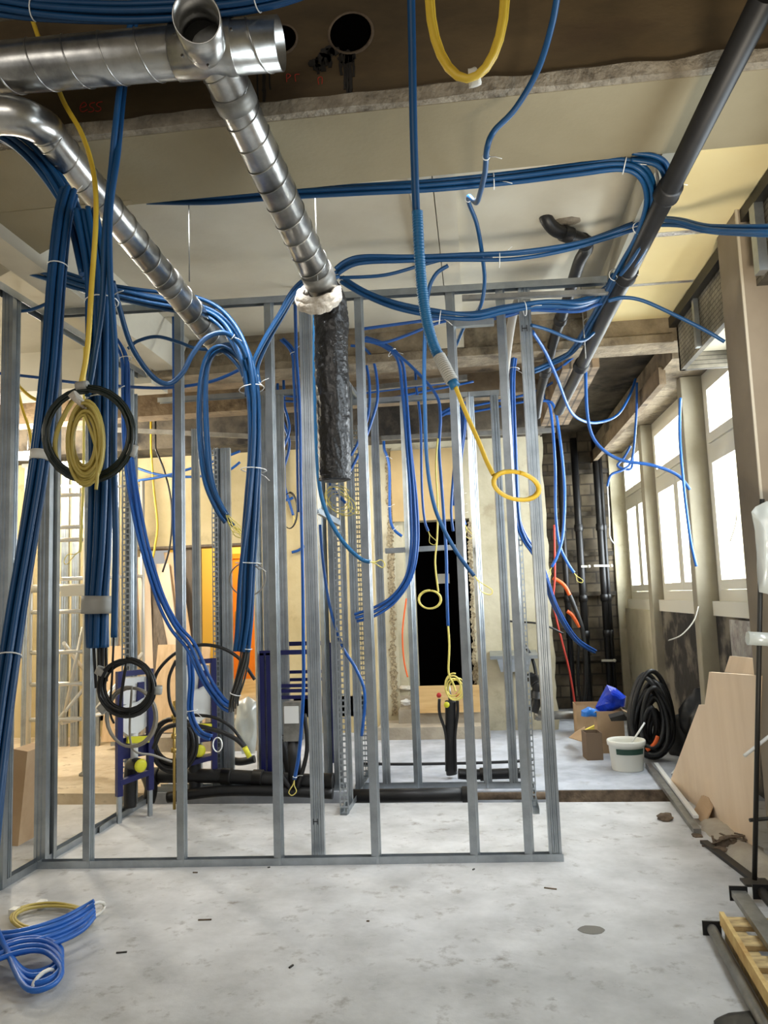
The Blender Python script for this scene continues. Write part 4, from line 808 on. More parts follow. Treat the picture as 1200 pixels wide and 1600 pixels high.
# lower-left coil by the toilet frames
bundle('cable_bundle', 'slack blue conduits ending on the floor by the second toilet frame', [(298, 1015, 5.6), (302, 1060, 5.6), (300, 1110, 5.6), (312, 1140, 5.6), (330, 1150, 5.6)], 3, .012, ties=(.5,))
for i, (x, y) in enumerate(((340, 1163),)): coil('wire_loop', 'white wire loop on the ends of the slack blue conduits', x, y, 5.6, 7, 11, 2, .004, 'tie', cat='wire')
cable('black_cable', 'black cable arching high over the second toilet frame', M['blackc'], .014, [(238, 1085, 6.2), (246, 1050, 6.2), (275, 1020, 6.2), (310, 1008, 6.2), (345, 1012, 6.2), (375, 1030, 6.2), (398, 1062, 6.2)])
cable('black_cable', 'black cable looping at the left of the second toilet frame', M['blackc'], .014, [(275, 1032, 6.2), (264, 1060, 6.2), (265, 1095, 6.2), (275, 1120, 6.2)])
coil('cable_coil', 'black hose coil standing on the floor left of the second toilet frame', 270, 1160, 6.45, 36, 44, 5, .016, 'blackc', jit=.1, spread=.3)
bh = cable('black_hose', 'black hose arching low with a yellow end, centre left', M['blackc'], .018, [(240, 1170, 6.0), (255, 1140, 6.0), (290, 1132, 6.0), (340, 1142, 6.0), (370, 1156, 6.0), (388, 1175, 6.0)])
cable('black_hose', 'thinner black hose arching above the yellow ended one', M['blackc'], .013, [(290, 1117, 6.1), (330, 1120, 6.1), (360, 1135, 6.1), (378, 1158, 6.1), (385, 1168, 6.1)])
MB().tube(path([(382, 1167, 5.97), (390, 1183, 5.97)]), .021, 10).build('end_cap', M['ylid'], bh, label='yellow end cap')

# -- floor coil bottom left
fc = thing('cable_bundle', ZP(0, 1470), 'bright blue conduit bundle curling on the floor at the lower left', 'cable bundle')
def gz(px, py, z): return ZP(px, py, z)
for j in range(6):
    o = (j-2.5)*.02; z = .02+.018*(j % 2)
    q = [gz(-60, 1340, .5+o), gz(-20, 1420, .22+o*.5), gz(8, 1480, .07+z), gz(40, 1530+o*250, .02+z), gz(80, 1525+o*300, .02+z), gz(96, 1500+o*300, .03+z), gz(72, 1478+o*200, .05+z), gz(30, 1478+o*200, .06+z), gz(-30, 1500+o*200, .05+z)]
    MB().tube(smooth(q, 8), .0125, 8).build('conduit', M['bluel'], fc)
    q = [gz(-30, 1478+o*350, .03+z), gz(30, 1472+o*350, .035+z), gz(90, 1455+o*350, .04+z), gz(128, 1436+o*350, .045+z), gz(147, 1420+o*250, .07+z)]
    MB().tube(smooth(q, 8), .0125, 8).build('conduit', M['bluel'], fc)
for px, py in ((68, 1532), (147, 1422)):
    c = gz(px, py, .04); dx, dy = ((.012, .07) if px < 100 else (.03, .06)); MB().tube([c+Vector((dx*math.cos(a), dy*math.cos(a), .034*math.sin(a))) for a in [k/12*2*PI for k in range(13)]], .009, 6).build('tape', M['tapew'], fc)
yc = MB(); pts = []
for i in range(int(6.3*26)):
    a = i/26*2*PI; k = i/26
    pts.append(ZP(80+60*(1+.07*math.sin(k*2.1))*math.cos(a), 1434+21*(1+.14*math.sin(k*3.1))*math.sin(a), .010+.006*k))
yo = yc.tube(pts, .0075, 8).build('cable_coil', M['yellowp'], label='yellow cable ring lying flat on the floor at the lower left', cat='cable coil')
for a in (3.6, 4.5): 
    c = ZP(78+62*math.cos(a), 1434+22*math.sin(a), .025); MB().beam(c-Vector((.02, 0, 0)), c+Vector((.02, 0, 0)), .05, .035).build('tape', M['tapew'], yo)

# ================================================================== SANITARY FRAMES
def wc_frame(name, label, px, py, Y, w, h, ang, full=True):
    """pre-wall toilet frame: navy rails, white cistern, black bend with yellow cap"""
    g = P(px, py, Y); g.z = 0; th = thing(name, g, label, 'toilet frame'); x = Vector((math.cos(ang), math.sin(ang), 0)); y = Vector((-x.y, x.x, 0)); Zv = Vector((0, 0, 1)); z0 = .2
    for s, nm in ((0, 'side_rail'), (1, 'side_rail')): MB().beam(g+x*w*s+Zv*z0, g+x*w*s+Zv*h, .045, .045, y).build(nm, M['navy'], th)
    for s in (0, 1): MB().beam(g+x*w*s+Zv*.0, g+x*w*s+Zv*z0, .03, .03, y).build('foot', M['galv'], th)
    MB().beam(g+Zv*(h-.02), g+x*w+Zv*(h-.02), .04, .04).build('cross_rail', M['navy'], th)
    MB().beam(g+Zv*(.3), g+x*w+Zv*(.34), .05, .04).build('cross_rail', M['navy'], th)
    MB().beam(g+Zv*(.55)+y*.02, g+x*w+Zv*(.55)+y*.02, .012, .16).build('fixing_plate', M['navy'], th)
    if full:
        c = MB(); o = g+y*.01
        prof = [(w*.06, .70), (w*.45, .62), (w*.94, .70), (w*.94, h*.98-.25), (w*.5, h*.98-.22), (w*.1, h*.98-.25)]
        c.prism([o+x*a+Zv*b for a, b in prof], y*.1); c.build('cistern', M['cist'], th)
        MB().prism([o+x*a+Zv*b for a, b in ((w*.12, h-.26), (w*.9, h-.26), (w*.9, h-.06), (w*.12, h-.06))], y*.09).build('service_box', M['cist'], th)
        MB().prism([o-y*.02+x*a+Zv*b for a, b in ((w*.55, h-.25), (w*.8, h-.22), (w*.8, h-.1), (w*.6, h-.1))], y*.02).build('blue_label', M['navy'], th)
        MB().tube([o+x*w*.5+Zv*.66, o+x*w*.5+Zv*.42], .03, 12).build('flush_pipe', M['cist'], th)
    c = g+x*w*.5+Zv*.42; MB().tube(smooth([c-y*.08, c, c+y*.06-Zv*.03, c+y*.08-Zv*.2, c+y*.08-Zv*.34], 6), .05, 16).build('waste_bend', M['blackp'], th)
    MB().lathe([(0, 0), (.048, 0), (.052, .012), (.03, .02), (0, .02)], c-y*.085, -y, 20).build('yellow_cap', M['ylid'], th)
    MB().beam(g+x*w*.2+Zv*.62-y*.03, g+x*w*.9+Zv*.6-y*.03, .03, .05).build('yellow_clip', M['ylid'], th)
    return th
wc_frame('toilet_frame', 'navy toilet frame with white cistern standing behind the black coil', 186, 1272, 5.95, .26, 1.15, .9)
wc_frame('toilet_frame', 'navy toilet frame with white cistern half hidden by the second front stud', 280, 1200, 6.55, .3, 1.18, .6)
# basin / urinal frames, centre
g = P(423, 1200, 6.9); th = thing('mounting_stand', (g.x, 6.9, 0), 'navy mounting frame with several cross rails behind the fourth front stud', 'mounting frame')
def fr(a, b, w=.04, nm='rail'): MB().beam(a, b, w, w, (0, 1, 0)).build(nm, M['navy'], th)
zt = P(423, 1020, 6.9).z; x1 = P(485, 1020, 6.9).x
fr((g.x-.06, 6.9, .12), (g.x-.06, 6.9, zt)); fr((g.x, 6.9, .12), (g.x, 6.9, zt)); fr((g.x-.08, 6.9, zt), (x1, 6.9, zt)); fr((x1, 6.9, .12), (x1, 6.9, zt))
for yy in (1072, 1080, 1090): a = P(423, yy, 6.9); fr((g.x, 6.9, a.z), (x1, 6.9, a.z), .03, 'cross_rail')
g2 = P(452, 1200, 7.6); th2 = thing('mounting_stand', (g2.x, 7.6, 0), 'taller navy mounting frame behind the wide front stud', 'mounting frame'); th = th2
zt2 = P(452, 1006, 7.6).z; x2 = P(515, 1006, 7.6).x
fr((g2.x, 7.6, .1), (g2.x, 7.6, zt2)); fr((x2, 7.6, .1), (x2, 7.6, zt2)); fr((g2.x, 7.6, zt2), (x2, 7.6, zt2))
for yy in (1050, 1062): a = P(455, yy, 7.6); fr((g2.x, 7.6, a.z), (x2, 7.6, a.z), .03, 'cross_rail')
# siphon box with black drain
c = P(457, 1135, 6.6); th = thing('siphon_box', (c.x, 6.6, 0), 'grey box with white cover over a black drain behind the frame', 'siphon box')
MB().box((c.x-.075, 6.58, c.z-.12), (c.x+.075, 6.7, c.z+.2)).build('housing', M['galvd'], th)
MB().box((c.x-.06, 6.56, c.z+.03), (c.x+.06, 6.585, c.z+.17)).build('cover', M['cist'], th)
MB().tube([(c.x, 6.64, c.z-.1), (c.x, 6.64, .1)], .055, 18).build('drain', M['blackp'], th)
MB().tube(smooth([Vector((c.x+.1, 6.62, c.z+.1)), Vector((c.x+.12, 6.6, c.z-.2)), Vector((c.x+.03, 6.6, .1))], 6), .018, 10).build('hose', M['blackp'], th)
MB().tube(smooth([Vector((c.x-.1, 6.62, .5)), Vector((c.x-.14, 6.6, .3)), Vector((c.x-.03, 6.6, .1))], 6), .018, 10).build('hose', M['blackp'], th)
# stand of black pipes with red caps before the doorway
g = ZP(704, 1216); th = thing('basin_connection', g, 'black drain and two hoses with red caps rising before the doorway', 'plumbing outlet'); Y = g.y
MB().tube(smooth([P(706, 1210, Y), P(704, 1190, Y), P(704, 1120, Y), P(704, 1095, Y)], 6), .05, 18).build('drain', M['blackp'], th)
for a, b, cc in ((697, 687, 686), (711, 715, 715)):
    MB().tube(smooth([P(a+1, 1205, Y-.03), P(a, 1150, Y-.03), P(b, 1115, Y-.03), P(b-.5, 1092, Y-.03)], 6), .014, 10).build('supply_hose', M['blackp'], th)
    q = P(cc, 1086, Y-.05); MB().lathe([(0, 0), (.022, 0), (.022, .03), (0, .03)], q, (0, -1, 0), 14).build('red_cap', M['redcap'], th)
q = P(698, 1101, Y-.06); MB().lathe([(0, 0), (.026, 0), (.026, .02), (0, .02)], q, (0, -1, 0), 18).build('yellow_cap', M['ylid'], th)
MB().tube([P(704, 1095, Y), P(700, 1070, Y)], .018, 10).build('brass_tail', M['galvd'], th)
# basin on the far wall
a, b = P(765, 1022, 9.75), P(838, 1022, 9.75); th = thing('wall_basin', (a.x, 9.7, a.z-.2), 'small steel basin fixed on the cream wall left of the niche', 'basin')
MB().prism([(a.x, 9.4, a.z-.04), (a.x, 9.85, a.z-.04), (a.x, 9.85, a.z+.03), (a.x, 9.4, a.z)], (b.x-a.x, 0, 0)).build('rim', M['galv'], th)
MB().prism([(a.x+.08, 9.48, a.z-.04), (a.x+.12, 9.55, a.z-.2), (b.x-.12, 9.55, a.z-.2), (b.x-.08, 9.48, a.z-.04)], (0, .28, 0)).build('bowl', M['galv'], th)
MB().tube(smooth([P(820, 1008, 9.6), P(832, 1030, 9.6), P(838, 1060, 9.55), P(834, 1080, 9.55)], 6), .02, 10).build('hose', M['blackp'], th)
MB().tube(path([(790, 968, 9.8), (800, 971, 9.8), (845, 975, 9.78), (880, 990, 9.8)]), .012, 8).build('black_cable', M['blackc'], label='thin black cable running right along the cream wall above the basin', cat='cable')
# brass fittings
c = P(273, 1150, 6.3); th = thing('brass_fitting', (c.x, 6.3, .3), 'upright brass pipe fitting left of the second front stud', 'fitting')
MB().tube([Vector((P(272, 1185, 6.3).x, 6.3, .01)), P(272, 1095, 6.3)], .012, 10).build('stem', M['brass'], th)
for yy in (1120, 1150, 1172): MB().lathe([(0, -.02), (.026, -.018), (.026, .018), (0, .02)], P(272, yy, 6.3), (0, 0, 1), 6).build('nut', M['brass'], th)

# ================================================================== BACK LEFT: SCAFFOLD, BOARDS, LAMP
def P2(px, py, Y, z=None): return P(px, py, Y)
sc = thing('scaffold_tower', (P(140, 1180, 8).x, 8, 0), 'pale aluminium scaffold tower behind the left partition', 'scaffold')
for px, Y in ((45, 7.6), (132, 7.6), (62, 8.6), (223, 8.6)):
    b = P(px, 1100, Y); MB().tube([(b.x, Y, .15), (b.x, Y, 3.1)], .025, 12).build('upright', M['alum'], sc)
    MB().lathe([(0, 0), (.05, .0), (.05, .02), (.02, .04), (.018, .16)], (b.x, Y, 0), (0, 0, 1), 12).build('foot', M['galvd'], sc)
for py in (735, 775, 825, 845, 920, 957, 1020, 1070, 1125):
    a, b = P(45, py, 7.6), P(132, py-2, 7.6); MB().tube([a, b], .022 if py != 920 else .04, 10).build('rung', M['alum'], sc)
for (x0, y0, Y0, x1, y1, Y1) in ((100, 1005, 7.6, 135, 1052, 8.6), (130, 980, 7.6, 100, 1120, 7.6), (45, 1180, 7.6, 132, 1075, 7.6), (132, 1130, 7.6, 223, 1020, 8.6), (96, 905, 7.6, 223, 900, 8.6), (96, 1130, 7.6, 223, 1100, 8.6), (62, 760, 8.6, 223, 760, 8.6)):
    MB().tube([P(x0, y0, Y0), P(x1, y1, Y1)], .02, 10).build('brace', M['alum'], sc)
c = P(118, 908, 7.55); MB().box((P(96, 918, 7.5).x, 7.48, P(96, 932, 7.5).z), (P(136, 918, 7.5).x, 7.54, P(96, 916, 7.5).z)).build('plank_end', M['alum'], sc)
# studs leaning behind the scaffold, left room
vr = thing('stud_wall_frame', (P(40, 1100, 9.2).x, 9.2, 0), 'pale stud partition behind the scaffold tower at far left', 'partition frame')
for px in (40, 100, 117, 150, 180): g = P(px, 1100, 9.2); g.z = 0; cprof(MB(), g, Vector((g.x, g.y, 3.5)), .09, .05, .1).build('stud', M['galv'], vr)
uprof(MB(), (P(30, 1100, 9.2).x, 9.2, 3.5), (P(190, 1100, 9.2).x, 9.2, 3.5), .06, .05, -1).build('top_track', M['galv'], vr)
# leaning timber strips and panels
def leaner(name, label, bx, tx, w, m, Yb, Yt, zt, t=.02, cat='board'):
    """board leaning on the wall: foot at pixel column bx, head at tx, real width w"""
    a = P(bx, 1080, Yb); b = P(tx, 900, Yt); a = Vector((a.x, Yb, .47)); b = Vector((b.x, Yt, zt)); x = Vector((w, 0, 0))
    nrm = (b-a).cross(x).normalized()*t
    return MB().prism([a, a+x, b+x, b], nrm).build(name, m, label=label, cat=cat)
leaner('timber_strip', 'wide light timber strip leaning at the left of the lit opening', 222, 214, .16, M['woodb'], 9.35, 9.8, 2.3)
leaner('timber_strip', 'narrow dark timber strip leaning between two light ones', 246, 224, .1, M['woodd'], 9.33, 9.78, 1.95, cat='board')
leaner('timber_strip', 'grey edged light timber strip leaning beside the dark one', 262, 234, .1, M['woodd'], 9.3, 9.76, 1.9)
leaner('timber_strip', 'light timber strip leaning right of the dark strips', 268, 244, .17, M['woodb'], 9.38, 9.82, 2.2)
leaner('timber_strip', 'tall tan board leaning at the right against the dark jamb', 288, 256, .2, M['wood'], 9.45, 9.9, 2.35)
a, b = P(232, 1010, 9.0), P(272, 1100, 9.0)
MB().prism([(a.x, 9.05, .17), (b.x+.35, 9.05, .17), (b.x+.35, 9.3, a.z), (a.x, 9.3, a.z+.0)], (0, -.02, 0)).build('plywood_panel', M['wood'], label='square plywood panel leaning low on the steps', cat='board')
a, b = P(160, 1015, 8.9), P(205, 1010, 8.9)
MB().prism([(a.x, 8.9, .1), (b.x, 8.9, .1), (b.x, 9.1, b.z), (a.x, 9.1, b.z)], (0, -.02, 0)).build('plywood_panel', M['wood'], label='plywood panel standing behind the taped bundle, left of the steps', cat='board')
# cardboard at far left, behind the near frame
a = ZP(22, 1322); b = P(40, 1170, a.y)
MB().prism([(a.x-.08, a.y, 0), (a.x+.03, a.y, 0), (a.x+.09, a.y, b.z-.02), (a.x-.02, a.y, b.z)], (0, .25, 0)).build('cardboard_sheet', M['card'], label='folded tan cardboard standing at the far left edge', cat='cardboard')
# flood lamp far left
lp = P(40, 712, 8.9); th = thing('flood_lamp', lp, 'glaring white work lamp far left behind the partition', 'work lamp')
MB().box((lp.x-.1, 8.9, lp.z-.06), (lp.x+.12, 8.98, lp.z+.06)).build('lamp_body', M['steeld'], th)
MB().tube([(lp.x, 8.95, lp.z), (lp.x, 8.95, CZ)], .012, 8).build('hanger', M['steeld'], th)
MB().box((lp.x-.09, 8.885, lp.z-.05), (lp.x+.11, 8.9, lp.z+.05)).build('lamp_face', emit('lamp_glow', (255, 245, 220), 25), th)
plight('flood_lamp_light', (lp.x, 8.7, lp.z), 110, (1, .92, .78))
plight('left_room_light', (-4.9, 8.0, 3.2), 260, (1, .93, .8), .25)
plight('left_room_light_far', (-5.2, 5.2, 3.3), 90, (1, .93, .8), .25)
area('centre_room_light', (-1.2, 8.9, 3.5), (0, -.0, -1), 1.2, .3, 26, (1, .95, .88))

# ================================================================== RIGHT SIDE OBJECTS
# leaning big boards: foot line and head line from the photo, real lean against the wall
def quad_board(name, label, foot, head, t, m, cat='board'):
    """foot points lie on the floor, head points at given x plane"""
    o, e = ZP(*foot[0]), ZP(*foot[1]); hd = XP(*head[-1][0], head[-1][1]); pn = (e-o).cross(hd-o); pts = [o, e]
    for p, x in head:
        d = ray(*p); c0 = Vector((0, 0, H)); pts.append(c0+d*((o-c0).dot(pn)/d.dot(pn)))
    nrm = (pts[1]-pts[0]).cross(pts[-1]-pts[0]).normalized()*t
    return MB().prism(pts, nrm).build(name, m, label=label, cat=cat)
bb = quad_board('beech_board', 'large pale beech veneer board leaning on the right wall', [(1178, 1332), (1045, 1226)], [((1092, 1101), 1.72), ((1101, 1101), 1.72), ((1108, 1050), 1.74), ((1186, 1056), 1.62)], .02, M['woodb'])
a, b = XP(1132, 1046, 1.95), XP(1186, 1055, 1.95); 
MB().prism([XP(1132, 1050, 1.86), XP(1190, 1060, 1.86), XP(1190, 1030, 1.9), XP(1140, 1025, 1.9)], (.02, 0, 0)).build('beech_board', M['woodb'], label='top of a second beech board behind the large one', cat='board')
g0 = ZP(1108, 1290); MB().prism([ZP(1086, 1272)+Vector((-.02, 0, .005)), ZP(1105, 1290)+Vector((-.02, 0, .005)), XP(1112, 1262, ZP(1105, 1290).x+.06), XP(1107, 1246, ZP(1105, 1290).x+.07), XP(1096, 1243, ZP(1090, 1280).x+.07)], (.012, .004, 0)).build('board_offcut', M['card'], label='small brown board offcut leaning on the foot of the large board', cat='board')
# rails along the wall foot
r0, r1, r2 = ZP(1013, 1198), ZP(1090, 1304), ZP(1182, 1378)
MB().beam(r0+Vector((0, 0, .02)), r1+Vector((0, 0, .02)), .05, .035).build('steel_rail', M['galvd'], label='grey steel rail lying on the floor along the leaning boards', cat='rail')
MB().beam(ZP(1022, 1202)+Vector((.02, 0, .05)), ZP(1084, 1288)+Vector((.02, 0, .05)), .035, .02).build('white_strip', M['cist'], label='white strip lying on top of the steel rail', cat='strip')
MB().beam(ZP(1100, 1318)+Vector((0, 0, .012)), ZP(1185, 1383)+Vector((0, 0, .012)), .05, .02).build('steel_rail', M['steeld'], label='dark flat rail lying on the floor nearer the right edge', cat='rail')
MB().beam(ZP(1050, 1212)+Vector((.0, 0, .01)), P(1091, 1163, ZP(1050, 1212).y+.3), .018, .018).build('white_strip', M['cist'], label='thin white strip leaning before the dark heap', cat='strip')
# sand heap strip at the base
mb = MB(); n = 26; vs = []
A_, B_ = ZP(1092, 1288), ZP(1195, 1392)
for i in range(n+1):
    p = A_.lerp(B_, i/n)
    for j, (o, z) in enumerate(((-.07, 0), (-.02, .035), (.05, .045), (.12, .03), (.17, 0))):
        vs.append(p+Vector((o+.03*noise.noise((i*.5, j, 0)), 0, max(0, z+.02*noise.noise((i*.8, j*2, 3)))))+Vector((.06, 0, 0)))
mb.add(vs, [(i*5+k, i*5+k+1, (i+1)*5+k+1, (i+1)*5+k) for i in range(n) for k in range(4)], True)
mb.build('sand_heap', M['step'], label='low ridge of pale grit along the foot of the boards', cat='grit', kind='stuff')
def lump(c, s, m, name, label=None, cat=None, parent=None, sz=.6, seed=0, group=None):
    me = bmesh.new(); bmesh.ops.create_icosphere(me, subdivisions=3, radius=1)
    vs = []
    for v in me.verts:
        d = 1+.45*noise.noise(v.co*1.4+Vector((seed, seed*2, 0)))+.14*noise.noise(v.co*5+Vector((seed, 0, 0)))
        vs.append(Vector(c)+Vector((v.co.x*s*d, v.co.y*s*d, (v.co.z*d+.6)*s*sz)))
    fs = [tuple(v.index for v in f.verts) for f in me.faces]; me.free()
    return MB().add(vs, fs, True).build(name, m, parent, **({} if parent else dict(label=label, cat=cat, group=group)))
lump(ZP(1138, 1324), .07, M['debris'], 'debris_pile', 'clump of brown rubbish at the foot of the large board', 'debris', seed=3)
lump(ZP(1124, 1330), .045, M['debris'], 'debris_pile', 'smaller brown scrap left of the rubbish clump', 'debris', seed=5, sz=.4)
lump(ZP(1090, 1307), .035, M['debris'], 'debris_pile', 'brown crumb beside the end of the steel rail', 'debris', seed=6, sz=.3)
lump(ZP(1040, 1281), .055, M['debris'], 'wood_scrap', 'small brown wood scrap alone on the floor right of the frame', 'debris', seed=8, sz=.5)
for i in range(14):
    px = 875+i*11.5+random.uniform(-3, 3)
    lump(Vector((ZP(px, 1243).x, 6.56+random.uniform(-.03, .05), -.1)), random.uniform(.03, .06), M['stone'], 'rubble_stone', 'pale rubble stones lying in the trench at the right', 'stone', seed=i, group='rubble in the trench')
struct('trench_edge', box((ZP(868, 1240).x, TY1-.02, -.16), (1.5, TY1+.01, .0)), M['debris'])
mb = MB(); c0 = ZP(1140, 1322)
for i in range(26):
    a = random.uniform(0, 6.28); p = c0+Vector((random.uniform(-.1, .1), random.uniform(-.06, .06), random.uniform(.01, .07))); d = Vector((math.cos(a), math.sin(a), random.uniform(-.2, .2)))*random.uniform(.03, .09)
    mb.beam(p-d, p+d, .014, .006)
mb.build('wood_splinters', M['debris'], label='tangle of dark splinters over the rubbish clump by the large board', cat='splinters', kind='stuff')
# damp spots and bits on the front floor
mb = MB()
for px, py, s in ((924, 1453, .06),):
    c = ZP(px, py); n = 16; mb.prism([c+Vector((s*math.cos(k/n*6.283)*(1+.15*random.random()), s*.8*math.sin(k/n*6.283)*(1+.15*random.random()), .0008)) for k in range(n)], (0, 0, .0006))
mb.build('floor_stain', M['wet'], label='round dark spot on the front floor at right', cat='stain')
mb = MB()
for px, py, s in ((1075, 1500, .0),):
    pass
for i, (px, py, l, a) in enumerate(((320, 1438, .07, .1), (190, 1489, .05, .2), (305, 1364, .03, 0), (740, 1359, .02, 1), (860, 1389, .07, -.3), (455, 1511, .03, 1.2), (575, 1440, .015, 0), (420, 1356, .015, .5))):
    c = ZP(px, py); d = Vector((math.cos(a), math.sin(a), 0))*l/2
    MB().beam(c-d+Vector((0, 0, .003)), c+d+Vector((0, 0, .003)), .008, .006).build('wood_splinter', M['debris'] if i % 2 == 0 else M['steeld'], label=('dark splinter on the front floor near the second stud', 'thin splinter on the floor right of the blue coil', 'short dark chip just in front of the left track', 'tiny chip just below the track under the fifth stud', 'long thin splinter in front of the end post', 'small splinter low in the middle of the front floor', 'tiny crumb on the front floor, centre', 'white flecked crumb close to the track at left centre')[i], cat='splinter')
# bucket
bp = ZP(981, 1200); br = .165
bp = ZP(981, 1202)
th = thing('bucket', bp, 'white plastic bucket with dark green band standing on the slab', 'bucket')
h = .27; MB().lathe([(0, .0), (br*.84, 0), (br*.86, .01), (br*.97, h-.05), (br*1.04, h-.045), (br*1.06, h-.01), (br*1.04, h), (br*.98, h), (br*.95, h-.03), (br*.84, .02), (0, .02)], bp, (0, 0, 1), 40).build('tub', M['bucket'], th)
mb = MB(); vs = []; n = 20
for i in range(n+1):
    a = -2.35+i/n*1.75; 
    for z in (h-.115, h-.065):
        r = br*(.86+.11*(z/(h-.05)))+.003; vs.append(bp+Vector((r*math.cos(a), r*math.sin(a), z)))
mb.add(vs, [(i*2, i*2+2, i*2+3, i*2+1) for i in range(n)], True); mb.build('green_band', M['green'], th)
MB().tube([bp+Vector((.03, 0, h-.06)), bp+Vector((.19, .05, h+.14))], .009, 8).build('stirring_stick', M['cist'], label='white stirring stick standing in the bucket', cat='stick')
# boxes
def cbox(name, label, c, w, d, h, m, ang=0, flaps=True, cat='box'):
    th = thing(name, c, label, cat); x = Vector((math.cos(ang), math.sin(ang), 0)); y = Vector((-x.y, x.x, 0)); c = Vector(c); Z_ = Vector((0, 0, h)); t = .006; mb = MB()
    for a, b in ((-x*w/2-y*d/2, x*w/2-y*d/2), (x*w/2-y*d/2, x*w/2+y*d/2), (x*w/2+y*d/2, -x*w/2+y*d/2), (-x*w/2+y*d/2, -x*w/2-y*d/2)):
        mb.beam(c+a+Z_/2, c+b+Z_/2, t, h)
    mb.prism([c-x*w/2-y*d/2, c+x*w/2-y*d/2, c+x*w/2+y*d/2, c-x*w/2+y*d/2], (0, 0, t)); mb.build('carton', m, th)
    if flaps:
        for s, e in ((-x, y), (x, y)):
            p = c+s*w/2+Z_; q = [p-e*d/2, p+e*d/2, p+e*d/2*.9+s*.1+Vector((0, 0, -.05)), p-e*d/2*.9+s*.1+Vector((0, 0, -.05))]
            MB().prism(q, (0, 0, .005)).build('flap', m, th)
    return th
cbox('cardboard_box', 'upright cardboard box just behind the white bucket', ZP(958, 1178)+Vector((.0, .15, 0)), .26, .24, .42, M['card'])
cbox('cardboard_box', 'smaller dark sided cardboard box left of the bucket', ZP(929, 1188)+Vector((0, .1, 0)), .15, .2, .26, M['cardd'], .1, False)
cbox('cardboard_box', 'cardboard box under the blue bags at the back of the pile', ZP(925, 1150)+Vector((0, .05, 0)), .34, .3, .36, M['card'], flaps=False)
MB().prism([ZP(890, 1168)+Vector((0, 0, .1)), ZP(914, 1176)+Vector((0, 0, .1)), ZP(916, 1166)+Vector((0, 0, .2)), ZP(900, 1162)+Vector((0, 0, .12))], (0, 0, .008)).build('cardboard_flap', M['card'], label='loose cardboard flap sticking out left of the boxes', cat='cardboard')
c = ZP(925, 1165)+Vector((0, .1, 0))
mb = MB(); zq = [P(912, 1142, c.y), P(938, 1130, c.y), P(936, 1144, c.y), P(920, 1148, c.y), P(934, 1158, c.y), P(913, 1160, c.y)]
mb.prism(zq, (.0, .06, .0)); mb.build('yellow_paper', M['paper'], label='crumpled yellow paper sticking out of the dark sided box', cat='paper')
def bagm(name, label, pts, Y, m, depth=.1, cat='bag'):
    """crumpled plastic bag: outline blown up into a wrinkled body"""
    c = sum((P(x, y, Y) for x, y in pts), Vector())/len(pts); q = [P(x, y, Y) for x, y in pts]; rim = [q[i].lerp(q[(i+1) % len(q)], t/4) for i in range(len(q)) for t in range(4)]; n = len(rim); vs = []; rings = 7
    for sgn in (-1, 1):
        for j in range(rings):
            f = j/(rings-1)
            for k in range(n):
                p = rim[k].lerp(c, f*.999); h = depth*math.sqrt(1-(1-f)**2)*sgn*(1+.5*noise.noise(p*9))
                vs.append(p+Vector((0, h, .02*noise.noise(p*14)*(f > 0))))
    fs = []
    for s in range(2):
        o = s*rings*n
        fs += [(o+j*n+k, o+j*n+(k+1) % n, o+(j+1)*n+(k+1) % n, o+(j+1)*n+k) for j in range(rings-1) for k in range(n)]
    return MB().add(vs, fs, m == M['film']).build(name, m, label=label, cat=cat)
bagm('plastic_bag', 'royal blue plastic bag with white back on top of the boxes', [(930, 1105), (948, 1070), (962, 1075), (978, 1088), (976, 1104), (955, 1112), (940, 1116)], 8.5, M['bag'])
bagm('plastic_bag', 'sky blue crumpled plastic beside the royal blue bag', [(908, 1110), (918, 1105), (932, 1108), (944, 1116), (930, 1120), (908, 1119)], 8.45, M['bagl'], .08)
MB().prism([P(948, 1070, 8.62), P(979, 1088, 8.62), P(976, 1106, 8.62), P(970, 1100, 8.62)], (0, .01, 0)).build('white_sheet', M['cist'], label='white sheet edge behind the royal blue bag', cat='sheet')
MB().prism([P(953, 1122, 8.1), P(975, 1116, 8.1), P(983, 1126, 8.1), P(955, 1127, 8.1)], (0, .1, .02)).build('dark_tray', M['steeld'], label='dark tray with a metal trowel on the upright box', cat='tray')
# coil of black corrugated hose
th = thing('hose_coil', ZP(1020, 1182), 'big coil of black hose standing against the wall below the windows', 'hose coil')
Yc = 8.0
for j in range(14):
    rx = 33-1.9*j+random.uniform(-2, 2); ry = 68-3.6*j+random.uniform(-3, 3); cx = 1020+random.uniform(-7, 7); tl = random.uniform(-.5, .3); cy = 1116+j*1.6; pts = []
    for i in range(41):
        a = i/40*2*PI; pts.append(P(cx+rx*math.cos(a)*(1+.25*math.sin(a))-tl*14*math.sin(a), cy+ry*math.sin(a), Yc+.09*math.sin(j*2.1)+.06*math.cos(a+j)))
    lo = min(p.z for p in pts)
    if lo < .03: pts = [Vector((p.x, p.y, max(p.z, .03+.01*j))) for p in pts]
    MB().tube(pts, .024, 10, closed=True, cap=False).build('hose_turn', M['blackc'], th)
MB().tube(path([(1010, 1172, 7.86), (1022, 1163, 7.86), (1028, 1150, 7.86)]), .02, 10).build('orange_mark', M['orange'], th)
# dark heap (stacked junk) between hose and boards
lump(ZP(1085, 1205)+Vector((.16, .3, .25)), .17, M['blackc'], 'dark_sack', 'black bulging sack behind the large beech board', 'sack', seed=11, sz=1.6)
lump(ZP(1062, 1185)+Vector((.1, .2, 0)), .15, M['blackc'], 'dark_sack', 'black sack on the floor right of the hose coil', 'sack', seed=12, sz=1.7)
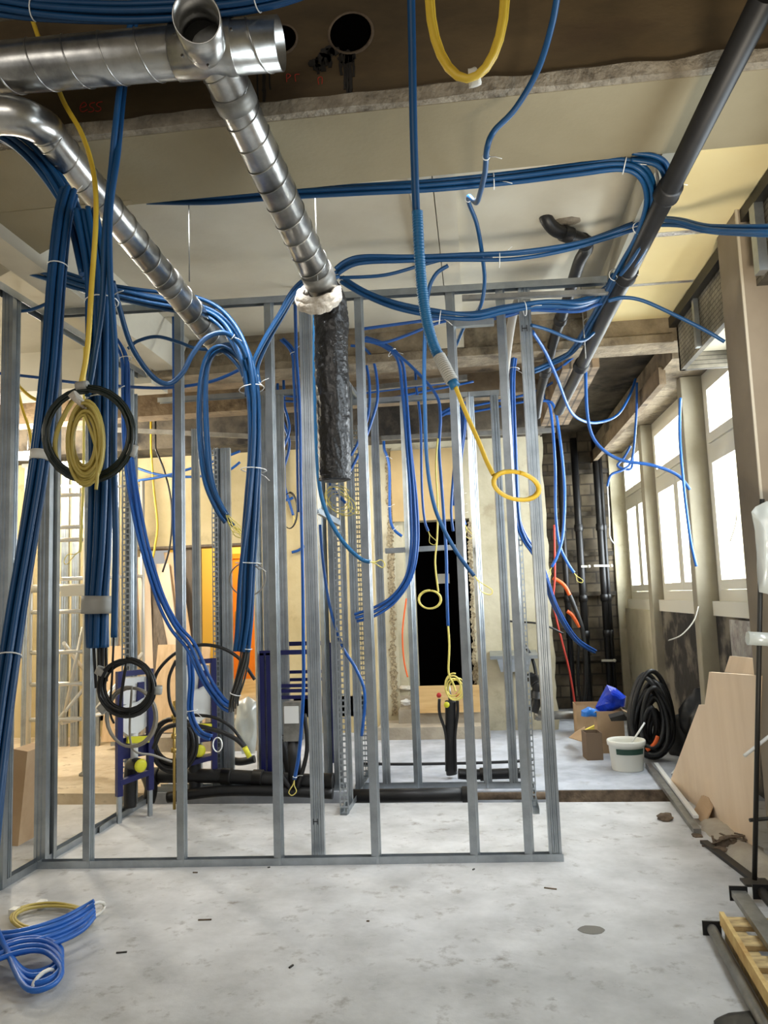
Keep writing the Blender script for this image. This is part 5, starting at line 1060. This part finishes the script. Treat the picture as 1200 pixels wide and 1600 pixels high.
# silver foil strip below the nearest window
MB().box((2.11, 5.3, .96), (2.13, 6.98, 1.37)).build('foil_sheet', M['silver'], label='crinkled silver foil on the parapet below the nearest window', cat='foil')
# orange hoses, red cord
cable('orange_hose', 'upper short orange hose on the brick niche', M['orange'], .025, [(864, 903, 10.5), (876, 910, 10.5), (884, 918, 10.5), (890, 930, 10.5)])
cable('orange_hose', 'lower short orange hose with yellow tip on the brick niche', M['orange'], .025, [(886, 955, 10.5), (893, 960, 10.5), (900, 970, 10.5), (906, 980, 10.5)])
cable('red_cord', 'red cord hanging slackly down the brick niche', M['red'], .013, [(866, 820, 10.4), (867, 900, 10.4), (864, 940, 10.4), (870, 970, 10.4), (880, 1010, 10.4), (890, 1050, 10.4), (900, 1110, 10.4)])
cable('black_hose', 'black hose running down from the orange one in the niche', M['blackc'], .03, [(890, 930, 10.5), (898, 950, 10.5), (910, 985, 10.5), (915, 1040, 10.5), (912, 1095, 10.5), (895, 1115, 10.5), (870, 1122, 10.5)])
cable('black_hose', 'second black hose hanging to the left of the risers', M['blackc'], .02, [(904, 1000, 10.6), (903, 1060, 10.6), (908, 1100, 10.6)])
cable('orange_cable', 'thin orange cable hanging at the left jamb of the dark doorway', M['orange'], .01, [(635, 935, 9.6), (629, 985, 9.6), (631, 1030, 9.6), (637, 1058, 9.6)])
bagm('plastic_bag', 'crumpled clear plastic bag on the floor behind the dark cable sheaf', [(372, 1096), (388, 1088), (402, 1098), (404, 1130), (398, 1178), (378, 1178), (368, 1130)], 7.3, M['film'], .12)
pipe('waste_pipe', 'black hose crossing the floor behind the second toilet frame', [(300, 1188, 7.2), (340, 1182, 7.2), (372, 1190, 7.2), (398, 1186, 7.2)], .035)
pipe('waste_pipe', 'black hoses bunched beside the grey siphon box', [(438, 1150, 6.9), (446, 1180, 6.9), (452, 1210, 6.9)], .035)
# boards at doorway foot and rubbish
a, b = P(652, 1072, 9.55), P(752, 1112, 9.55)
MB().box((a.x, 9.52, b.z), (b.x, 9.56, a.z)).build('threshold_board', M['woody'], label='knotty wooden board closing the foot of the dark doorway', cat='board')
lump(P(634, 1100, 9.7), .06, M['cist'], 'crumpled_paper', 'crumpled white paper left of the threshold board', 'paper', seed=21)
lump(P(634, 1078, 9.9), .09, M['stone'], 'rubble_stone', 'grey rubble lump on the doorway sill', 'stone', seed=22, sz=.4)
MB().box((P(684, 895, 10.55).x, 10.5, P(684, 912, 10.55).z), (P(702, 895, 10.55).x, 10.55, P(684, 897, 10.55).z)).build('fuse_label', M['tapew'], label='small white plate deep inside the dark doorway', cat='plate')
# pole with plastic-wrapped object, right edge
g = ZP(1182, 1412); th = thing('steel_prop', g, 'thin upright steel prop at the right edge', 'prop')
b = Vector((g.x, g.y, .12)); MB().tube([b, P(1191, 780, g.y)], .013, 12).build('tube', M['steeld'], th)
MB().box((g.x-.06, g.y-.05, .1), (g.x+.07, g.y+.05, .112)).build('base_plate', M['steeld'], th)
MB().tube([Vector((g.x, g.y, .42)), Vector((g.x+.3, g.y+.05, .43))], .01, 8).build('cross_bar', M['steeld'], th)
MB().tube([Vector((g.x, g.y, .75)), Vector((g.x+.3, g.y+.05, .95))], .01, 8).build('cross_bar', M['cist'], th)
bagm('plastic_wrapping', 'clear crumpled plastic wrapping over the head of the steel prop', [(1180, 792), (1174, 800), (1180, 830), (1184, 880), (1186, 925), (1215, 932), (1225, 860), (1220, 790), (1198, 783)], g.y-.02, M['film'], .06, 'wrapping')
MB().tube([P(1168, 997, 4.3), P(1215, 1000, 4.3)], .035, 14).build('plastic_roll', M['film'], label='band of plastic film behind the steel prop', cat='film')
# pallet with steel tubes, bottom right
g = ZP(1150, 1475); th = thing('wooden_pallet', g, 'broken wooden pallet under steel tubes in the bottom right corner', 'pallet')
P0 = ZP(1135, 1470); P1 = ZP(1215, 1610); dv = (P1-P0); dv.z = 0; L = dv.length; dv.normalize(); sv = Vector((-dv.y, dv.x, 0)); sv = sv if sv.x > 0 else -sv
for k in range(5):
    c = P0+dv*(.06+k*.2); MB().beam(c+Vector((0, 0, .1)), c+sv*.8+Vector((0, 0, .1)), .11, .02).build('deck_board', M['pallet'], th)
for k in range(2):
    c = P0+sv*(.03+.36*k); MB().beam(c+Vector((0, 0, .045)), c+dv*1.05+Vector((0, 0, .045)), .07, .085).build('runner', M['pallet'], th)
MB().beam(P0-sv*.012+Vector((0, 0, .1)), P0+dv*1.05-sv*.012+Vector((0, 0, .1)), .02, .06).build('splintered_edge', mat('fresh_split_wood', (226, 198, 132), .8, noise_scale=8, rgb2=(190, 150, 90)), th)
for i, (o, z, m_, st_, lb) in enumerate(((-.05, .03, 'galvd', -.05, 'steel tube lying on the floor beside the pallet'), (.12, .135, 'galvd', -.22, 'flat grey steel rail lying on the pallet, nearest its edge'), (.22, .16, 'steeld', -.18, 'steel tube on the pallet with a square plate at its head'), (.34, .15, 'galvd', -.1, 'steel tube on the pallet farthest from its edge'))):
    a = P0+sv*o+dv*st_+Vector((0, 0, z)); b = a+dv*1.3; tt = thing('steel_tube', (a.x, a.y, z-.02), lb, 'steel tube')
    if i == 1: MB().beam(a, b, .07, .03).build('profile', M[m_], tt)
    else: MB().tube([a, b], .024, 14).build('tube', M[m_], tt)
    MB().beam(a-dv*.01, a, .085, .07).build('end_plate', M['blackp'], tt)
lump(ZP(1172, 1618), .13, M['steeld'], 'dark_bag', 'dark rounded object at the very bottom right edge', 'object', seed=31, sz=.12)

# ================================================================== BEAM DETAILS
# pipe holes through the brown facing, tar runs, red marker word
def hole(px, py, rpx, label):
    c = P(px, py, BY0-.013); r = rpx/F*BY0; th = thing('wall_hole', c, label, 'hole')
    MB().lathe([(0, .003), (r*.97, .003), (r, .002)], c, (0, -1, 0), 32).build('dark_bore', M['black'], th)
    MB().lathe([(r*.97, 0), (r, .008), (r*1.08, .006), (r*1.12, 0)], c, (0, -1, 0), 32).build('rim', M['debris'], th)
hole(548, 52, 36, 'dark round pipe hole in the brown beam facing above the tar runs')
hole(440, 62, 26, 'dark pipe hole in the beam facing behind the open duct end')
def tar(label, runs, blobs):
    mb = MB()
    for px, y0, y1, w in runs:
        a, b = P(px, y0, BY0-.014), P(px+1, y1, BY0-.014); w = w/F*BY0
        n = 10; L_ = [a.lerp(b, i/n) for i in range(n+1)]
        mb.prism([p+Vector((-w/2*(1+.8*noise.noise(p*40)), 0, 0)) for p in L_]+[p+Vector((w/2*(1+.8*noise.noise(p*33)), 0, 0)) for p in reversed(L_)], (0, -.003, 0))
    for px, py, sx in blobs:
        c = P(px, py, BY0-.014); n = 22; R_ = sx/F*BY0
        mb.prism([c+Vector((R_*math.cos(k/n*6.283)*(.8+.3*random.random()), 0, R_*math.sin(k/n*6.283)*(.6+.3*random.random()))) for k in range(n)], (0, -.003, 0))
    return mb.build('tar_stain', M['tar'], label=label, cat='tar stain')
tar('black tar runs streaking down below the large pipe hole', ((538, 84, 140, 4), (542, 84, 150, 5), (547, 84, 152, 6), (552, 84, 120, 4), (532, 84, 118, 5)), ((542, 90, 16),))
tar('splashed black tar blot left of the streaks under the large pipe hole', ((504, 84, 112, 8), (496, 90, 116, 5), (514, 76, 106, 8)), ((505, 94, 16), (512, 82, 14), (496, 106, 8), (489, 99, 9), (523, 80, 10)))
tar('pair of dark tar runs below the open end of the horizontal duct', ((412, 112, 162, 5), (402, 114, 158, 3), (421, 112, 140, 3)), ())
def curve_text(pts, Y, r, mb): mb.tube(smooth([P(x, y, Y) for x, y in pts], 5), r, 5)
mb = MB(); Yt = BY0-.014
curve_text([(126, 168), (131, 167), (135, 164), (132, 160), (128, 162), (125, 168), (127, 174), (132, 174), (137, 171)], Yt, .0022, mb)
curve_text([(148, 160), (143, 161), (140, 164), (142, 167), (146, 169), (146, 173), (142, 175), (138, 174)], Yt, .0022, mb)
curve_text([(160, 159), (154, 160), (151, 163), (153, 166), (157, 168), (157, 172), (153, 174), (149, 173)], Yt, .0022, mb)
mb.build('marker_writing', M['redink'], label='red handwritten ess on the beam left of the yellow conduit', cat='writing')
mb = MB(); curve_text([(448, 128), (448, 116), (454, 118), (449, 123)], Yt, .002, mb); curve_text([(462, 127), (461, 117), (468, 116)], Yt, .002, mb); curve_text([(498, 132), (497, 122), (503, 121), (503, 131)], Yt, .002, mb)
mb.build('marker_writing', M['redink'], label='faint reddish scrawl on the beam left of the tar runs', cat='writing')
